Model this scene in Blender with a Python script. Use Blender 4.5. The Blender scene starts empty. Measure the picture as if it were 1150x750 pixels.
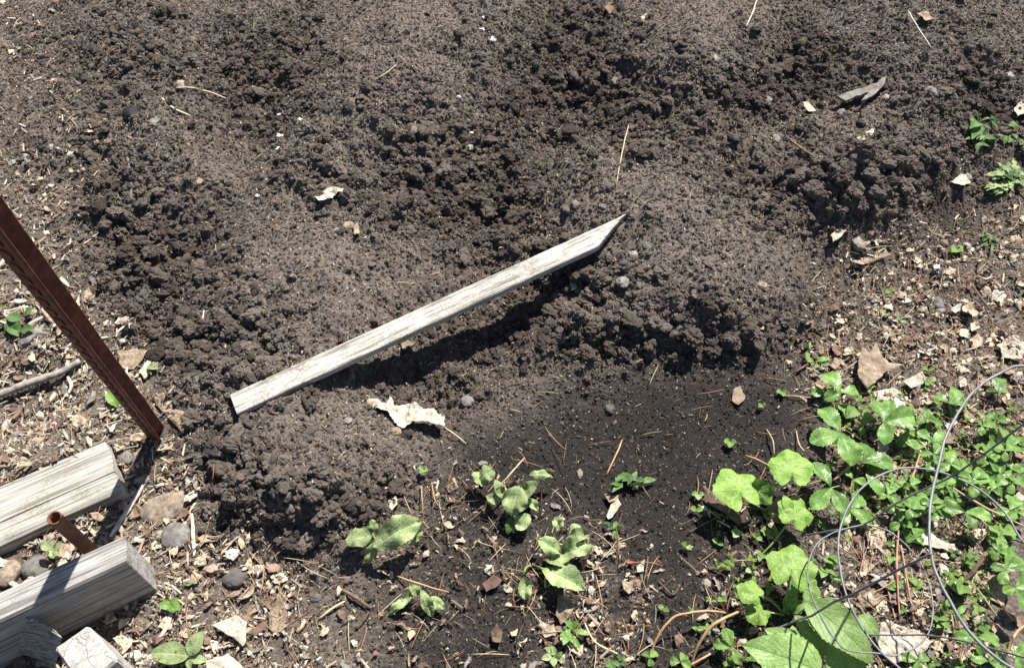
import bpy, bmesh, math, random
import numpy as np
from mathutils import Vector, Matrix, Euler, noise as mnoise

R_ = math.radians
rnd = random.Random(7)
rng = np.random.default_rng(11)
scene = bpy.context.scene
COL = scene.collection

# ------------------------------------------------------------------ camera
CAM_H, FPX, PITCH = 1.25, 950.0, R_(53)
cam_d = bpy.data.cameras.new('camera')
cam = bpy.data.objects.new('camera', cam_d)
COL.objects.link(cam)
cam.location = (0, 0, CAM_H)
cam.rotation_euler = (math.pi / 2 - PITCH, 0, 0)
cam_d.sensor_width = 36.0
cam_d.lens = FPX / 1150.0 * 36.0
cam_d.clip_start = 0.01
cam_d.clip_end = 500
scene.camera = cam

# ------------------------------------------------------------------ light
SUN = Vector((0.335, 0.595, 1.0)).normalized()
world = bpy.data.worlds.new('World')
scene.world = world
world.use_nodes = True
wn = world.node_tree
bg = wn.nodes['Background']
sky = wn.nodes.new('ShaderNodeTexSky')
sky.sky_type = 'NISHITA'
sky.sun_disc = False
sky.sun_elevation = math.asin(SUN.z)
sky.sun_rotation = math.atan2(SUN.x, SUN.y)
wn.links.new(sky.outputs['Color'], bg.inputs['Color'])
bg.inputs['Strength'].default_value = 0.05
sd = bpy.data.lights.new('sun', 'SUN')
sd.energy = 5.0
sd.angle = R_(0.5)
sd.color = (1.0, 0.955, 0.89)
sun = bpy.data.objects.new('sun', sd)
sun.rotation_euler = SUN.to_track_quat('Z', 'Y').to_euler()
sun.location = SUN * 10
COL.objects.link(sun)
scene.view_settings.view_transform = 'Standard'
scene.view_settings.look = 'None'
scene.view_settings.exposure = 0.97
scene.view_settings.gamma = 1.0
scene.cycles.max_bounces = 6

# ------------------------------------------------------------------ helpers
def ray(px, py):
    x = (px - 575) / FPX
    y = (375 - py) / FPX
    return Vector((x, math.cos(PITCH) + y * math.sin(PITCH), -math.sin(PITCH) + y * math.cos(PITCH)))

def plane_pt(px, py, z):
    d = ray(px, py)
    t = (z - CAM_H) / d.z
    return Vector((0, 0, CAM_H)) + d * t

def tag(o, label, cat, group=None):
    o['label'] = label
    o['category'] = cat
    if group:
        o['group'] = group
    return o

def link(name, me, parent=None, mat=None, loc=None):
    o = bpy.data.objects.new(name, me)
    COL.objects.link(o)
    if mat is not None and me is not None and not me.materials:
        me.materials.append(mat)
    if parent is not None:
        o.parent = parent
    if loc is not None:
        o.location = loc
    return o

def thing(name, label, cat, loc, group=None):
    o = link(name, None, None, None, loc)
    o.empty_display_size = 0.02
    return tag(o, label, cat, group)

def mesh_from(name, vs, fs, smooth=True, uvs=None):
    me = bpy.data.meshes.new(name)
    me.from_pydata([tuple(v) for v in vs], [], [tuple(f) for f in fs])
    if smooth:
        me.polygons.foreach_set('use_smooth', [True] * len(me.polygons))
    if uvs is not None:
        l = me.uv_layers.new(name='uv')
        idx = np.empty(len(me.loops), dtype=np.int32)
        me.loops.foreach_get('vertex_index', idx)
        l.data.foreach_set('uv', np.asarray(uvs, dtype=np.float32)[idx].ravel())
    me.update()
    return me

# ------------------------------------------------------------------ materials
class NT:
    def __init__(s, name):
        s.m = bpy.data.materials.new(name)
        s.m.use_nodes = True
        s.t = s.m.node_tree
        s.b = s.t.nodes['Principled BSDF']
        s.out = s.t.nodes['Material Output']
    def n(s, typ, **kw):
        nd = s.t.nodes.new('ShaderNode' + typ)
        for k, v in kw.items():
            if k in nd.inputs:
                nd.inputs[k].default_value = v
            else:
                setattr(nd, k, v)
        return nd
    def l(s, a, b):
        s.t.links.new(a, b)
    def noise(s, vec, scale, detail=4, rough=0.6):
        nd = s.n('TexNoise')
        nd.inputs['Scale'].default_value = scale
        nd.inputs['Detail'].default_value = detail
        nd.inputs['Roughness'].default_value = rough
        if vec is not None:
            s.l(vec, nd.inputs['Vector'])
        return nd.outputs['Fac']
    def ramp(s, fac, stops, interp='LINEAR'):
        nd = s.n('ValToRGB')
        e = nd.color_ramp.elements
        nd.color_ramp.interpolation = interp
        while len(e) < len(stops):
            e.new(0.5)
        for el, (p, c) in zip(e, stops):
            el.position = p
            el.color = (*c, 1) if len(c) == 3 else c
        s.l(fac, nd.inputs['Fac'])
        return nd.outputs['Color']
    def mix(s, fac, a, b, blend='MIX'):
        nd = s.n('Mix')
        nd.data_type = 'RGBA'
        nd.blend_type = blend
        for sock, v in ((nd.inputs[0], fac), (nd.inputs[6], a), (nd.inputs[7], b)):
            if hasattr(v, 'links'):
                s.l(v, sock)
            elif isinstance(v, (int, float)):
                sock.default_value = v
            else:
                sock.default_value = (*v, 1)
        return nd.outputs[2]
    def math(s, op, a, b=0.0, c=0.0):
        nd = s.n('Math')
        nd.operation = op
        for i, v in enumerate((a, b, c)):
            if hasattr(v, 'links'):
                s.l(v, nd.inputs[i])
            else:
                nd.inputs[i].default_value = v
        return nd.outputs[0]
    def bump(s, h, strength=0.5, dist=0.001):
        nd = s.n('Bump')
        nd.inputs['Strength'].default_value = strength
        nd.inputs['Distance'].default_value = dist
        s.l(h, nd.inputs['Height'])
        s.l(nd.outputs['Normal'], s.b.inputs['Normal'])
        return nd.outputs['Normal']
    def coords(s, rand=True, stretch=None):
        tc = s.n('TexCoord')
        v = tc.outputs['Object']
        if rand:
            oi = s.n('ObjectInfo')
            cm = s.n('CombineXYZ')
            for i in range(3):
                s.l(s.math('MULTIPLY', oi.outputs['Random'], 17.3 + 9 * i), cm.inputs[i])
            va = s.n('VectorMath')
            va.operation = 'ADD'
            s.l(v, va.inputs[0]); s.l(cm.outputs[0], va.inputs[1])
            v = va.outputs[0]
        if stretch:
            mp = s.n('Mapping')
            mp.inputs['Scale'].default_value = stretch
            s.l(v, mp.inputs['Vector'])
            v = mp.outputs[0]
        return v
    def rand(s):
        return s.n('ObjectInfo').outputs['Random']
    def surf(s, rough=0.9, spec=0.25):
        if hasattr(rough, 'links'):
            s.l(rough, s.b.inputs['Roughness'])
        else:
            s.b.inputs['Roughness'].default_value = rough
        s.b.inputs['Specular IOR Level'].default_value = spec

def speckled(name, stops, scale=60, rough=0.92, spec=0.2, bump=0.6, dist=0.001, bscale=None, vary=0.35, detail=5, dust=0.0):
    """a mottled natural surface with a tone of its own for every object"""
    k = NT(name)
    v = k.coords()
    f = k.noise(v, scale, detail, 0.65)
    c = k.ramp(f, stops)
    r = k.math('MULTIPLY_ADD', k.rand(), 2 * vary, 1 - vary)
    hs = k.n('HueSaturation')
    k.l(r, hs.inputs['Value']); k.l(c, hs.inputs['Color'])
    c2 = hs.outputs['Color']
    if dust:
        d = k.noise(v, 90, 5, 0.75)
        c2 = k.mix(k.math('MULTIPLY', k.ramp(d, [(0.42, (0, 0, 0)), (0.60, (1, 1, 1))]), dust), c2, (0.10, 0.082, 0.069))
    k.l(c2, k.b.inputs['Base Color'])
    if bump:
        k.bump(k.noise(v, bscale or scale * 3, 5, 0.7), bump, dist)
    k.surf(rough, spec)
    return k.m

SOIL_A, SOIL_B, SOIL_C = (0.076, 0.062, 0.053), (0.168, 0.141, 0.122), (0.31, 0.267, 0.235)
COMP_A, COMP_B, COMP_C = (0.012, 0.0112, 0.011), (0.030, 0.027, 0.0255), (0.09, 0.081, 0.075)
LITT_A, LITT_B, LITT_C = (0.032, 0.025, 0.021), (0.12, 0.098, 0.081), (0.36, 0.31, 0.26)

def soil_material():
    k = NT('garden_soil')
    tc = k.n('TexCoord')
    v = tc.outputs['Object']
    ac = k.n('Attribute'); ac.attribute_name = 'comp'
    al = k.n('Attribute'); al.attribute_name = 'litt'
    big = k.noise(v, 5, 3, 0.5)
    f1 = k.noise(v, 160, 6, 0.75)
    f2 = k.noise(v, 460, 4, 0.75)
    f3 = k.math('MULTIPLY_ADD', f2, 0.6, k.math('MULTIPLY', f1, 0.4))
    bed = k.ramp(f3, [(0.38, SOIL_A), (0.52, SOIL_B), (0.64, SOIL_C)])
    comp = k.ramp(f2, [(0.36, COMP_A), (0.55, COMP_B), (0.70, COMP_C)])
    litt = k.ramp(f1, [(0.32, LITT_A), (0.5, LITT_B), (0.7, LITT_C)])
    ad = k.n('Attribute'); ad.attribute_name = 'damp'
    bed = k.mix(ad.outputs['Fac'], bed, k.mix(1.0, bed, (0.66, 0.635, 0.62), 'MULTIPLY'))
    c = k.mix(ac.outputs['Fac'], bed, comp)
    c = k.mix(al.outputs['Fac'], c, litt)
    c = k.mix(k.math('MULTIPLY', big, 0.5), c, k.mix(1.0, c, (0.75, 0.70, 0.66), 'MULTIPLY'))
    # tiny pale grit
    vo = k.n('TexVoronoi'); vo.inputs['Scale'].default_value = 210
    k.l(v, vo.inputs['Vector'])
    spot = k.ramp(vo.outputs['Distance'], [(0.0, (1, 1, 1)), (0.16, (1, 1, 1)), (0.22, (0, 0, 0))])
    sel = k.n('SeparateColor'); k.l(vo.outputs['Color'], sel.inputs[0])
    gate = k.math('GREATER_THAN', sel.outputs[0], 0.80)
    tone = k.mix(sel.outputs[1], (0.20, 0.16, 0.125), (0.42, 0.37, 0.31))
    c = k.mix(k.math('MULTIPLY', k.math('MULTIPLY', spot, gate), 0.8), c, tone)
    k.l(c, k.b.inputs['Base Color'])
    h = k.math('ADD', k.math('MULTIPLY', f1, 0.35), k.math('MULTIPLY', f2, 0.7))
    k.bump(h, 1.0, 0.0032)
    k.surf(0.95, 0.12)
    return k.m

def crumb_material(name, a, b, c):
    k = NT(name)
    v = k.coords()
    f1 = k.noise(v, 260, 5, 0.75)
    col = k.ramp(f1, [(0.3, a), (0.55, b), (0.78, c)])
    r = k.math('MULTIPLY_ADD', k.rand(), 0.85, 0.58)
    hs = k.n('HueSaturation')
    k.l(r, hs.inputs['Value']); k.l(col, hs.inputs['Color'])
    ad = k.n('Attribute'); ad.attribute_name = 'damp'; ad.attribute_type = 'INSTANCER'
    cc = hs.outputs['Color']
    cc = k.mix(ad.outputs['Fac'], cc, k.mix(1.0, cc, (0.66, 0.635, 0.62), 'MULTIPLY'))
    k.l(cc, k.b.inputs['Base Color'])
    k.bump(k.noise(v, 400, 4, 0.7), 0.8, 0.002)
    k.surf(0.95, 0.12)
    return k.m

M = {}
M['soil'] = soil_material()
M['crumb'] = crumb_material('soil_crumb', SOIL_A, SOIL_B, SOIL_C)
M['clod'] = crumb_material('soil_clod', (0.068, 0.056, 0.048), (0.150, 0.126, 0.109), (0.26, 0.223, 0.196))
M['comp'] = crumb_material('black_compost', COMP_A, COMP_B, COMP_C)
M['dry_tan'] = speckled('dry_tan_leaf', [(0.3, (0.20, 0.14, 0.095)), (0.55, (0.38, 0.295, 0.215)), (0.8, (0.54, 0.45, 0.35))], 45, 0.8, 0.2, 0.5, 0.001)
M['dry_brown'] = speckled('dry_brown_leaf', [(0.3, (0.09, 0.052, 0.037)), (0.55, (0.19, 0.125, 0.092)), (0.8, (0.34, 0.25, 0.195))], 45, 0.75, 0.25, 0.5, 0.001)
M['dry_cream'] = speckled('dry_cream_leaf', [(0.3, (0.25, 0.175, 0.11)), (0.48, (0.47, 0.39, 0.285)), (0.72, (0.60, 0.53, 0.42))], 80, 0.8, 0.2, 0.5, 0.001, vary=0.15)
M['dry_white'] = speckled('bleached_leaf', [(0.3, (0.27, 0.22, 0.17)), (0.48, (0.50, 0.45, 0.385)), (0.72, (0.61, 0.57, 0.52))], 75, 0.8, 0.2, 0.4, 0.001, vary=0.12)
M['chip_pale'] = speckled('pale_wood_chip', [(0.3, (0.30, 0.25, 0.19)), (0.55, (0.47, 0.41, 0.33)), (0.8, (0.60, 0.54, 0.46))], 90, 0.85, 0.15, 0.6, 0.0008)
M['chip_brown'] = speckled('brown_wood_chip', [(0.3, (0.075, 0.048, 0.032)), (0.55, (0.16, 0.11, 0.075)), (0.8, (0.27, 0.20, 0.145))], 90, 0.85, 0.15, 0.6, 0.0008)
M['chip_grey'] = speckled('grey_weathered_wood', [(0.3, (0.13, 0.115, 0.10)), (0.55, (0.25, 0.23, 0.205)), (0.8, (0.38, 0.36, 0.33))], 90, 0.88, 0.15, 0.6, 0.0008)
M['straw'] = speckled('dry_straw', [(0.3, (0.34, 0.26, 0.15)), (0.6, (0.55, 0.46, 0.31)), (0.85, (0.66, 0.58, 0.44))], 60, 0.6, 0.3, 0.3, 0.0005)
M['needle'] = speckled('pine_needle', [(0.3, (0.19, 0.095, 0.05)), (0.6, (0.33, 0.19, 0.105)), (0.85, (0.45, 0.30, 0.19))], 60, 0.55, 0.35, 0.2, 0.0005)
M['twig'] = speckled('brown_twig', [(0.3, (0.07, 0.045, 0.034)), (0.55, (0.15, 0.105, 0.08)), (0.8, (0.26, 0.20, 0.16))], 120, 0.85, 0.2, 0.7, 0.0008)
M['stem_red'] = speckled('reddish_dead_stem', [(0.3, (0.26, 0.10, 0.07)), (0.6, (0.44, 0.24, 0.17)), (0.85, (0.55, 0.38, 0.29))], 50, 0.55, 0.3, 0.2, 0.0005, vary=0.2)
M['stem_tan'] = speckled('tan_dead_stem', [(0.3, (0.32, 0.18, 0.09)), (0.6, (0.50, 0.32, 0.18)), (0.85, (0.60, 0.44, 0.30))], 50, 0.5, 0.35, 0.2, 0.0005, vary=0.15)
M['stone_grey'] = speckled('grey_stone', [(0.3, (0.13, 0.12, 0.11)), (0.5, (0.20, 0.19, 0.175)), (0.75, (0.29, 0.275, 0.255))], 70, 0.85, 0.25, 0.5, 0.001, bscale=300, vary=0.2, dust=0.8)
M['stone_tan'] = speckled('tan_stone', [(0.3, (0.22, 0.17, 0.12)), (0.5, (0.34, 0.27, 0.20)), (0.75, (0.44, 0.37, 0.29))], 60, 0.85, 0.25, 0.5, 0.001, bscale=300, vary=0.15, dust=0.8)
M['stone_pale'] = speckled('pale_stone', [(0.3, (0.23, 0.205, 0.17)), (0.5, (0.33, 0.30, 0.255)), (0.75, (0.42, 0.39, 0.34))], 60, 0.8, 0.25, 0.4, 0.001, bscale=300, vary=0.12, dust=0.8)
M['stone_dark'] = speckled('dark_stone', [(0.3, (0.05, 0.048, 0.046)), (0.5, (0.085, 0.08, 0.076)), (0.75, (0.14, 0.13, 0.125))], 70, 0.8, 0.3, 0.5, 0.001, bscale=300, vary=0.2, dust=0.8)
M['white'] = speckled('white_crumb', [(0.3, (0.62, 0.60, 0.58)), (0.7, (0.80, 0.79, 0.78))], 80, 0.8, 0.2, 0.5, 0.001, vary=0.08)
M['charcoal'] = speckled('charcoal', [(0.3, (0.008, 0.008, 0.008)), (0.7, (0.03, 0.03, 0.03))], 120, 0.7, 0.3, 0.7, 0.001)

# ------------------------------------------------------------------ terrain (height field in metres)
DX = 0.002
X0, X1, Y0, Y1 = -2.0, 2.0, 0.05, 2.65
NX, NY = int((X1 - X0) / DX), int((Y1 - Y0) / DX)
xs = X0 + DX * np.arange(NX)
ys = Y0 + DX * np.arange(NY)

CTRL = [
 # open ground in front and at the sides
 (100,760,0),(350,720,0),(600,720,0),(800,720,0),(1100,740,0),(640,500,.0),(780,470,-.002),(880,480,0),(560,560,0),
 (480,610,0),(200,660,0),(150,570,0),(60,480,0),(60,390,.006),(60,590,.018),(120,575,.018),(20,630,.018),(60,480,.02),(0,520,.02),(20,280,.012),(100,300,.012),(1000,420,0),(1120,420,0),
 (1000,320,.006),(1130,300,.008),(955,305,.014),(1085,230,.016),(900,600,0),(1040,560,0),(700,600,0),(-150,400,.0),(-150,800,0),(1300,750,0),(1300,400,0),(600,900,0),
 # front heap at the blunt end of the stake
 (250,505,.040),(300,530,.058),(380,540,.052),(430,525,.030),(226,575,.008),(325,622,.0),(345,585,.035),(430,575,.014),(520,490,.010),
 (265,452,.052),(225,440,.04),(330,470,.045),(400,470,.022),(200,480,.018),
 # hollow below the stake
 (480,435,-.010),(420,432,.006),(550,405,-.016),(600,345,.008),(570,375,-.012),(640,300,.045),(520,420,-.014),(690,252,.085),(620,390,.030),(580,440,.012),
 (400,372,.048),(500,325,.022),(450,345,.034),(560,300,.022),(480,385,.008),(540,355,.0),(430,400,.018),
 # bed behind: smooth crests and rough furrows
 (350,320,.075),(345,270,.075),(310,360,.055),(230,330,.020),(260,400,.045),(195,390,.010),(160,290,.012),(250,240,.03),
 (500,230,.022),(560,240,.012),(430,200,.05),(540,170,.025),(480,180,.05),(400,160,.095),(440,90,.105),(470,40,.10),(360,210,.075),
 (640,180,.07),(650,230,.085),(600,110,.025),(650,50,.03),(700,130,.035),(560,60,.07),
 (760,90,.10),(800,40,.11),(740,200,.095),(700,290,.07),(790,280,.095),(860,280,.075),(830,220,.06),(850,140,.05),(900,90,.045),(880,20,.05),
 (720,340,.065),(790,355,.062),(845,368,.045),(868,395,.008),(800,408,.012),(720,395,.022),(665,395,.035),(650,430,.010),(905,325,.025),
 (930,240,.075),(1015,205,.085),(1040,240,.022),(1065,180,.07),(1095,140,.055),(960,150,.095),(1000,70,.10),(1110,50,.08),(1090,90,.075),
 (300,90,.035),(290,160,.03),(340,40,.05),(220,200,.055),(180,140,.06),(170,60,.055),(80,70,.03),(30,100,.02),(60,200,.02),(30,20,.03),
 (200,-90,.05),(500,-90,.09),(650,-80,.04),(850,-90,.09),(1100,-90,.08),(-150,50,.02),(-200,-60,.02),(1300,60,.05),(1300,200,.02),
]
cp = np.array([[*plane_pt(a, b, h)] for a, b, h in CTRL])
def tps(r2):
    return np.where(r2 > 1e-12, 0.5 * r2 * np.log(r2 + 1e-20), 0.0)
def rbf_fit(p, z, lam):
    n = len(p)
    d2 = ((p[:, None] - p[None]) ** 2).sum(-1)
    A = np.zeros((n + 3, n + 3))
    A[:n, :n] = tps(d2) + lam * np.eye(n)
    A[:n, n] = 1; A[:n, n + 1:] = p
    A[n:, :n] = A[:n, n:].T
    return np.linalg.solve(A, np.concatenate([z, np.zeros(3)]))
rw = rbf_fit(cp[:, :2], cp[:, 2] * 1.16, 6e-6)
CX, CY = np.linspace(X0, X1, 160), np.linspace(Y0, Y1, 104)
gx, gy = np.meshgrid(CX, CY)
q = np.stack([gx.ravel(), gy.ravel()], 1)
d2 = ((q[:, None] - cp[None, :, :2]) ** 2).sum(-1)
coarse = (tps(d2) @ rw[:-3] + rw[-3] + q @ rw[-2:]).reshape(gx.shape)
coarse = np.clip(coarse, -0.04, 0.17)
def upsample(c):
    a = np.stack([np.interp(xs, CX, r) for r in c])
    t = np.interp(ys, CY, np.arange(len(CY)))
    i = np.clip(t.astype(int), 0, len(CY) - 2)
    f = (t - i)[:, None]
    return a[i] * (1 - f) + a[i + 1] * f
macro = upsample(coarse)

def spectral(lo, hi, beta, seed):
    """band-limited random relief, wavelengths lo..hi metres, unit deviation"""
    g = np.random.default_rng(seed)
    fy = np.fft.fftfreq(NY, DX)[:, None]
    fx = np.fft.rfftfreq(NX, DX)[None]
    f = np.sqrt(fx * fx + fy * fy)
    amp = np.where((f > 1 / hi) & (f < 1 / lo), np.maximum(f, 1e-6) ** (-beta), 0)
    ph = g.uniform(0, 2 * np.pi, f.shape)
    r = np.fft.irfft2(amp * np.exp(1j * ph), s=(NY, NX))
    return r / r.std()

def to_px(x, y, z):
    dz = z - CAM_H
    dep = y * math.cos(PITCH) - dz * math.sin(PITCH)
    up = y * math.sin(PITCH) + dz * math.cos(PITCH)
    return 575 + FPX * x / np.maximum(dep, 0.05), 375 - FPX * up / np.maximum(dep, 0.05)

# coarse pixel coordinates of the ground, for the outlines of the soil zones
KX, KY = xs[::4], ys[::4]
kx, ky = np.meshgrid(KX, KY)
kz = macro[::4, ::4][:len(KY), :len(KX)]
kpx, kpy = to_px(kx, ky, kz)
wob = spectral(0.02, 0.25, 1.2, 5)[::4, ::4][:len(KY), :len(KX)]
wob2 = spectral(0.02, 0.25, 1.2, 6)[::4, ::4][:len(KY), :len(KX)]
kpx = kpx + wob * 12
kpy = kpy + wob2 * 10

def inside(poly, x, y):
    r = np.zeros(x.shape, bool)
    j = len(poly) - 1
    for i in range(len(poly)):
        xi, yi = poly[i]; xj, yj = poly[j]
        if yi != yj:
            c = ((yi > y) != (yj > y)) & (x < (xj - xi) * (y - yi) / (yj - yi) + xi)
            r ^= c
        j = i
    return r
def blur(a, n):
    k = np.ones(n) / n
    for ax in (0, 1):
        a = np.apply_along_axis(lambda v: np.convolve(np.pad(v, n // 2, mode='edge'), k, 'valid')[:len(v)], ax, a)
    return a
def zone(polys, soft=9):
    m = np.zeros(kpx.shape)
    for p, w in polys:
        m = np.maximum(m, w * inside(p, kpx, kpy))
    return blur(blur(m, soft), soft)

Z_LITT = zone([
 ([(-900,190),(30,215),(80,265),(100,330),(130,390),(170,440)] , .0),
 ([(-900,190),(30,200),(85,265),(105,330),(-900,330)], 0.6),
 ([(-900,325),(104,325),(135,390),(170,440),(205,500),(222,560),(262,622),(345,640),(350,690),(330,900),(-900,900)], 1.0),
 ([(-900,-300),(70,-100),(60,60),(110,140),(120,230),(60,240),(-900,240)], 0.2),
 ([(1120,255),(1060,262),(985,268),(925,325),(912,385),(1300,385),(1300,200)], 0.66),
 ([(912,380),(905,415),(930,470),(960,560),(960,640),(930,760),(960,900),(2200,900),(2200,380)], 0.95),
 ([(340,640),(430,590),(520,520),(600,520),(560,640),(520,700),(420,900),(330,900)], 0.26),
 ([(600,600),(690,590),(720,660),(730,900),(560,900),(590,700)], 0.5),
 ([(770,560),(900,560),(960,640),(940,760),(800,760),(770,660)], 0.3),
])
Z_COMP = zone([
 ([(500,500),(560,475),(640,425),(720,415),(860,405),(905,420),(925,480),(900,560),(880,900),(420,900),(430,700),(360,690),(420,640),(490,590)], 1.0),
 ([(1040,225),(1085,230),(1100,270),(1050,290)], 0.9),
 ([(1010,300),(1060,320),(1090,350),(1040,370),(1000,340)], 0.7),
 ([(930,250),(1030,240),(1000,300),(920,330),(890,420),(860,400)], 0.35),
])
ROUGH = [(500,210,110,65,1),(560,240,60,45,1),(150,300,90,90,.9),(330,560,120,55,1),(720,375,200,42,1),(830,385,70,35,1),(860,210,90,45,.6),
 (830,100,80,40,.8),(950,215,110,45,1.0),(1015,200,60,45,1),(240,400,80,60,.9),(890,80,80,45,.8),(290,90,80,70,.7),(640,100,100,80,.75),
 (720,130,90,60,.75),(640,330,80,50,.8),(360,200,50,40,.7),(150,80,120,80,.5),(1080,120,90,60,.7),(550,60,50,60,.4),(640,40,70,40,.7),(1020,60,120,60,.4),
 (480,440,90,35,.4),(560,390,60,40,.4),(420,560,60,40,.9),(250,530,60,60,1),(450,150,60,80,.6),(780,300,60,30,.2),(120,200,80,60,.6)]
rg = np.zeros(kpx.shape)
for a, b, c, d, w in ROUGH:
    rg = np.maximum(rg, w * np.exp(-(((kpx - a) / c) ** 2 + ((kpy - b) / d) ** 2) * 0.9))
bedk = (1 - Z_COMP) * (1 - np.clip(Z_LITT * 1.1, 0, 1))
Z_ROUGH = rg * np.clip(bedk, 0, 1)
relh = kz - blur(blur(kz, 61), 61)
Z_DAMP = np.clip(blur(0.20 + 0.60 * rg - relh * 14 + 0.10 * wob, 5) + 0.22 * spectral(0.012, 0.06, 0.8, 33)[::4, ::4][:len(KY), :len(KX)], 0, 1)
Z_GREEN = zone([([(935,455),(1000,450),(1060,475),(1160,470),(1300,500),(1300,800),(1050,900),(985,760),(1060,700),(1075,640),(1010,610),(940,600)], 1.0), ([(840,600),(930,600),(960,690),(900,760),(800,760),(790,700)], .5)], 7)
Z_LITT = np.clip(Z_LITT * (0.80 + 0.30 * spectral(0.03, 0.15, 1.0, 31)[::4, ::4][:len(KY), :len(KX)]), 0, 1)
def kval(K, x, y):
    i = np.clip(((y - Y0) / (4 * DX)).astype(int), 0, K.shape[0] - 1)
    j = np.clip(((x - X0) / (4 * DX)).astype(int), 0, K.shape[1] - 1)
    return K[i, j]
def full(K):
    return np.repeat(np.repeat(K, 4, 0), 4, 1)[:NY, :NX]
ROUGHF, COMPF, LITTF = full(Z_ROUGH), full(Z_COMP), full(Z_LITT)
BEDF = full(np.clip(bedk, 0, 1))

HF = macro.copy()
HF += spectral(0.06, 0.4, 1.6, 21) * (0.0025 + 0.0060 * BEDF * (0.4 + ROUGHF))
HF += spectral(0.012, 0.07, 1.5, 22) * (0.0006 + 0.0003 * BEDF + 0.0058 * ROUGHF)

def view_points(n, margin=1.12):
    """random ground points inside the photographed trapezoid, evenly spread over the ground"""
    y = rng.uniform(0.24, 2.45, n * 2)
    hw = margin * (0.42 + 0.49 * y)
    x = rng.uniform(-1.75, 1.75, n * 2)
    k = np.abs(x) < hw
    return x[k][:n], y[k][:n]

def stamp(x, y, r, flat):
    """press a lumpy rounded clod of radius r into the height field"""
    n = int(r * 1.35 / DX) + 2
    i, j = int((y - Y0) / DX), int((x - X0) / DX)
    if i - n < 0 or j - n < 0 or i + n >= NY or j + n >= NX:
        return
    sl = (slice(i - n, i + n + 1), slice(j - n, j + n + 1))
    yy, xx = np.mgrid[-n:n + 1, -n:n + 1] * DX
    a = rng.uniform(0, 6.28)
    th = np.arctan2(yy, xx)
    rr = r * (1 + 0.17 * np.sin(2 * th + a) + 0.11 * np.sin(3 * th + 2.3 * a) + 0.08 * np.sin(5 * th + 4 * a))
    d2 = (xx * xx + yy * yy) / (rr * rr)
    h = np.sqrt(np.clip(1 - d2, 0, 1)) * r * flat
    base = HF[i, j]
    HF[sl] = np.where(d2 < 1, np.maximum(HF[sl], base - r * 0.25 + h), HF[sl])

px_, py_ = view_points(26000, 1.2)
rv = kval(Z_ROUGH, px_, py_)
bv = kval(np.clip(bedk, 0, 1), px_, py_)
for x, y, r0, b0 in zip(px_, py_, rv, bv):
    u = rng.random()
    if b0 < 0.3 or u > 0.01 + 0.99 * r0 ** 1.3:
        continue
    r = (0.0035 + 0.006 * rng.random() ** 2) * (1 + 1.1 * r0 * rng.random() ** 2)
    stamp(x, y, r, rng.uniform(0.7, 1.15))
HF += spectral(0.0042, 0.014, 0.9, 23) * (0.0004 + 0.0002 * BEDF + 0.0010 * ROUGHF)

def hz_np(x, y):
    u = np.clip((np.asarray(x) - X0) / DX, 0, NX - 1.001)
    v = np.clip((np.asarray(y) - Y0) / DX, 0, NY - 1.001)
    i, j = v.astype(int), u.astype(int)
    a, b = v - i, u - j
    return (HF[i, j] * (1 - a) * (1 - b) + HF[i + 1, j] * a * (1 - b) + HF[i, j + 1] * (1 - a) * b + HF[i + 1, j + 1] * a * b)
def hz(x, y):
    return float(hz_np(np.array([x]), np.array([y]))[0])
def hsmooth(x, y):
    i = int(np.clip((y - Y0) / DX, 0, NY - 1)); j = int(np.clip((x - X0) / DX, 0, NX - 1))
    return float(macro[i, j])
def P(px, py, h=0.0, smooth=False):
    """the point h metres above the ground where the line of sight through (px, py) meets it"""
    z = 0.03
    f = hsmooth if smooth else hz
    for _ in range(9):
        p = plane_pt(px, py, z)
        z = 0.5 * z + 0.5 * (f(p.x, p.y) + h)
    return p
def carve(poly, zf):
    """lower the ground below a thing's footprint (world polygon) to zf(x, y)"""
    a = np.array(poly)
    j0, j1 = int((a[:, 0].min() - X0) / DX) - 2, int((a[:, 0].max() - X0) / DX) + 3
    i0, i1 = int((a[:, 1].min() - Y0) / DX) - 2, int((a[:, 1].max() - Y0) / DX) + 3
    j0, i0, j1, i1 = max(j0, 0), max(i0, 0), min(j1, NX), min(i1, NY)
    if j1 <= j0 or i1 <= i0:
        return
    X, Y = np.meshgrid(xs[j0:j1], ys[i0:i1])
    m = inside([tuple(p[:2]) for p in poly], X, Y)
    Z = zf(X, Y)
    HF[i0:i1, j0:j1] = np.where(m & (HF[i0:i1, j0:j1] > Z), Z, HF[i0:i1, j0:j1])
KEEP_OUT = []          # world footprints where no loose crumbs lie
# ------------------------------------------------------------------ big built things
def loft(name, rings, caps=True, smooth=False, closed=True):
    """skin a list of equal rings of points"""
    vs, fs = [], []
    k = len(rings[0])
    for r in rings:
        vs += [tuple(p) for p in r]
    for i in range(len(rings) - 1):
        for j in range(k if closed else k - 1):
            a, b = i * k + j, i * k + (j + 1) % k
            fs.append((a, b, b + k, a + k))
    if caps:
        fs.append(tuple(reversed(range(k))))
        fs.append(tuple(range((len(rings) - 1) * k, len(rings) * k)))
    me = mesh_from(name, vs, fs, smooth)
    bm = bmesh.new(); bm.from_mesh(me)
    bmesh.ops.recalc_face_normals(bm, faces=bm.faces)
    bm.to_mesh(me); bm.free()
    return me

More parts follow.
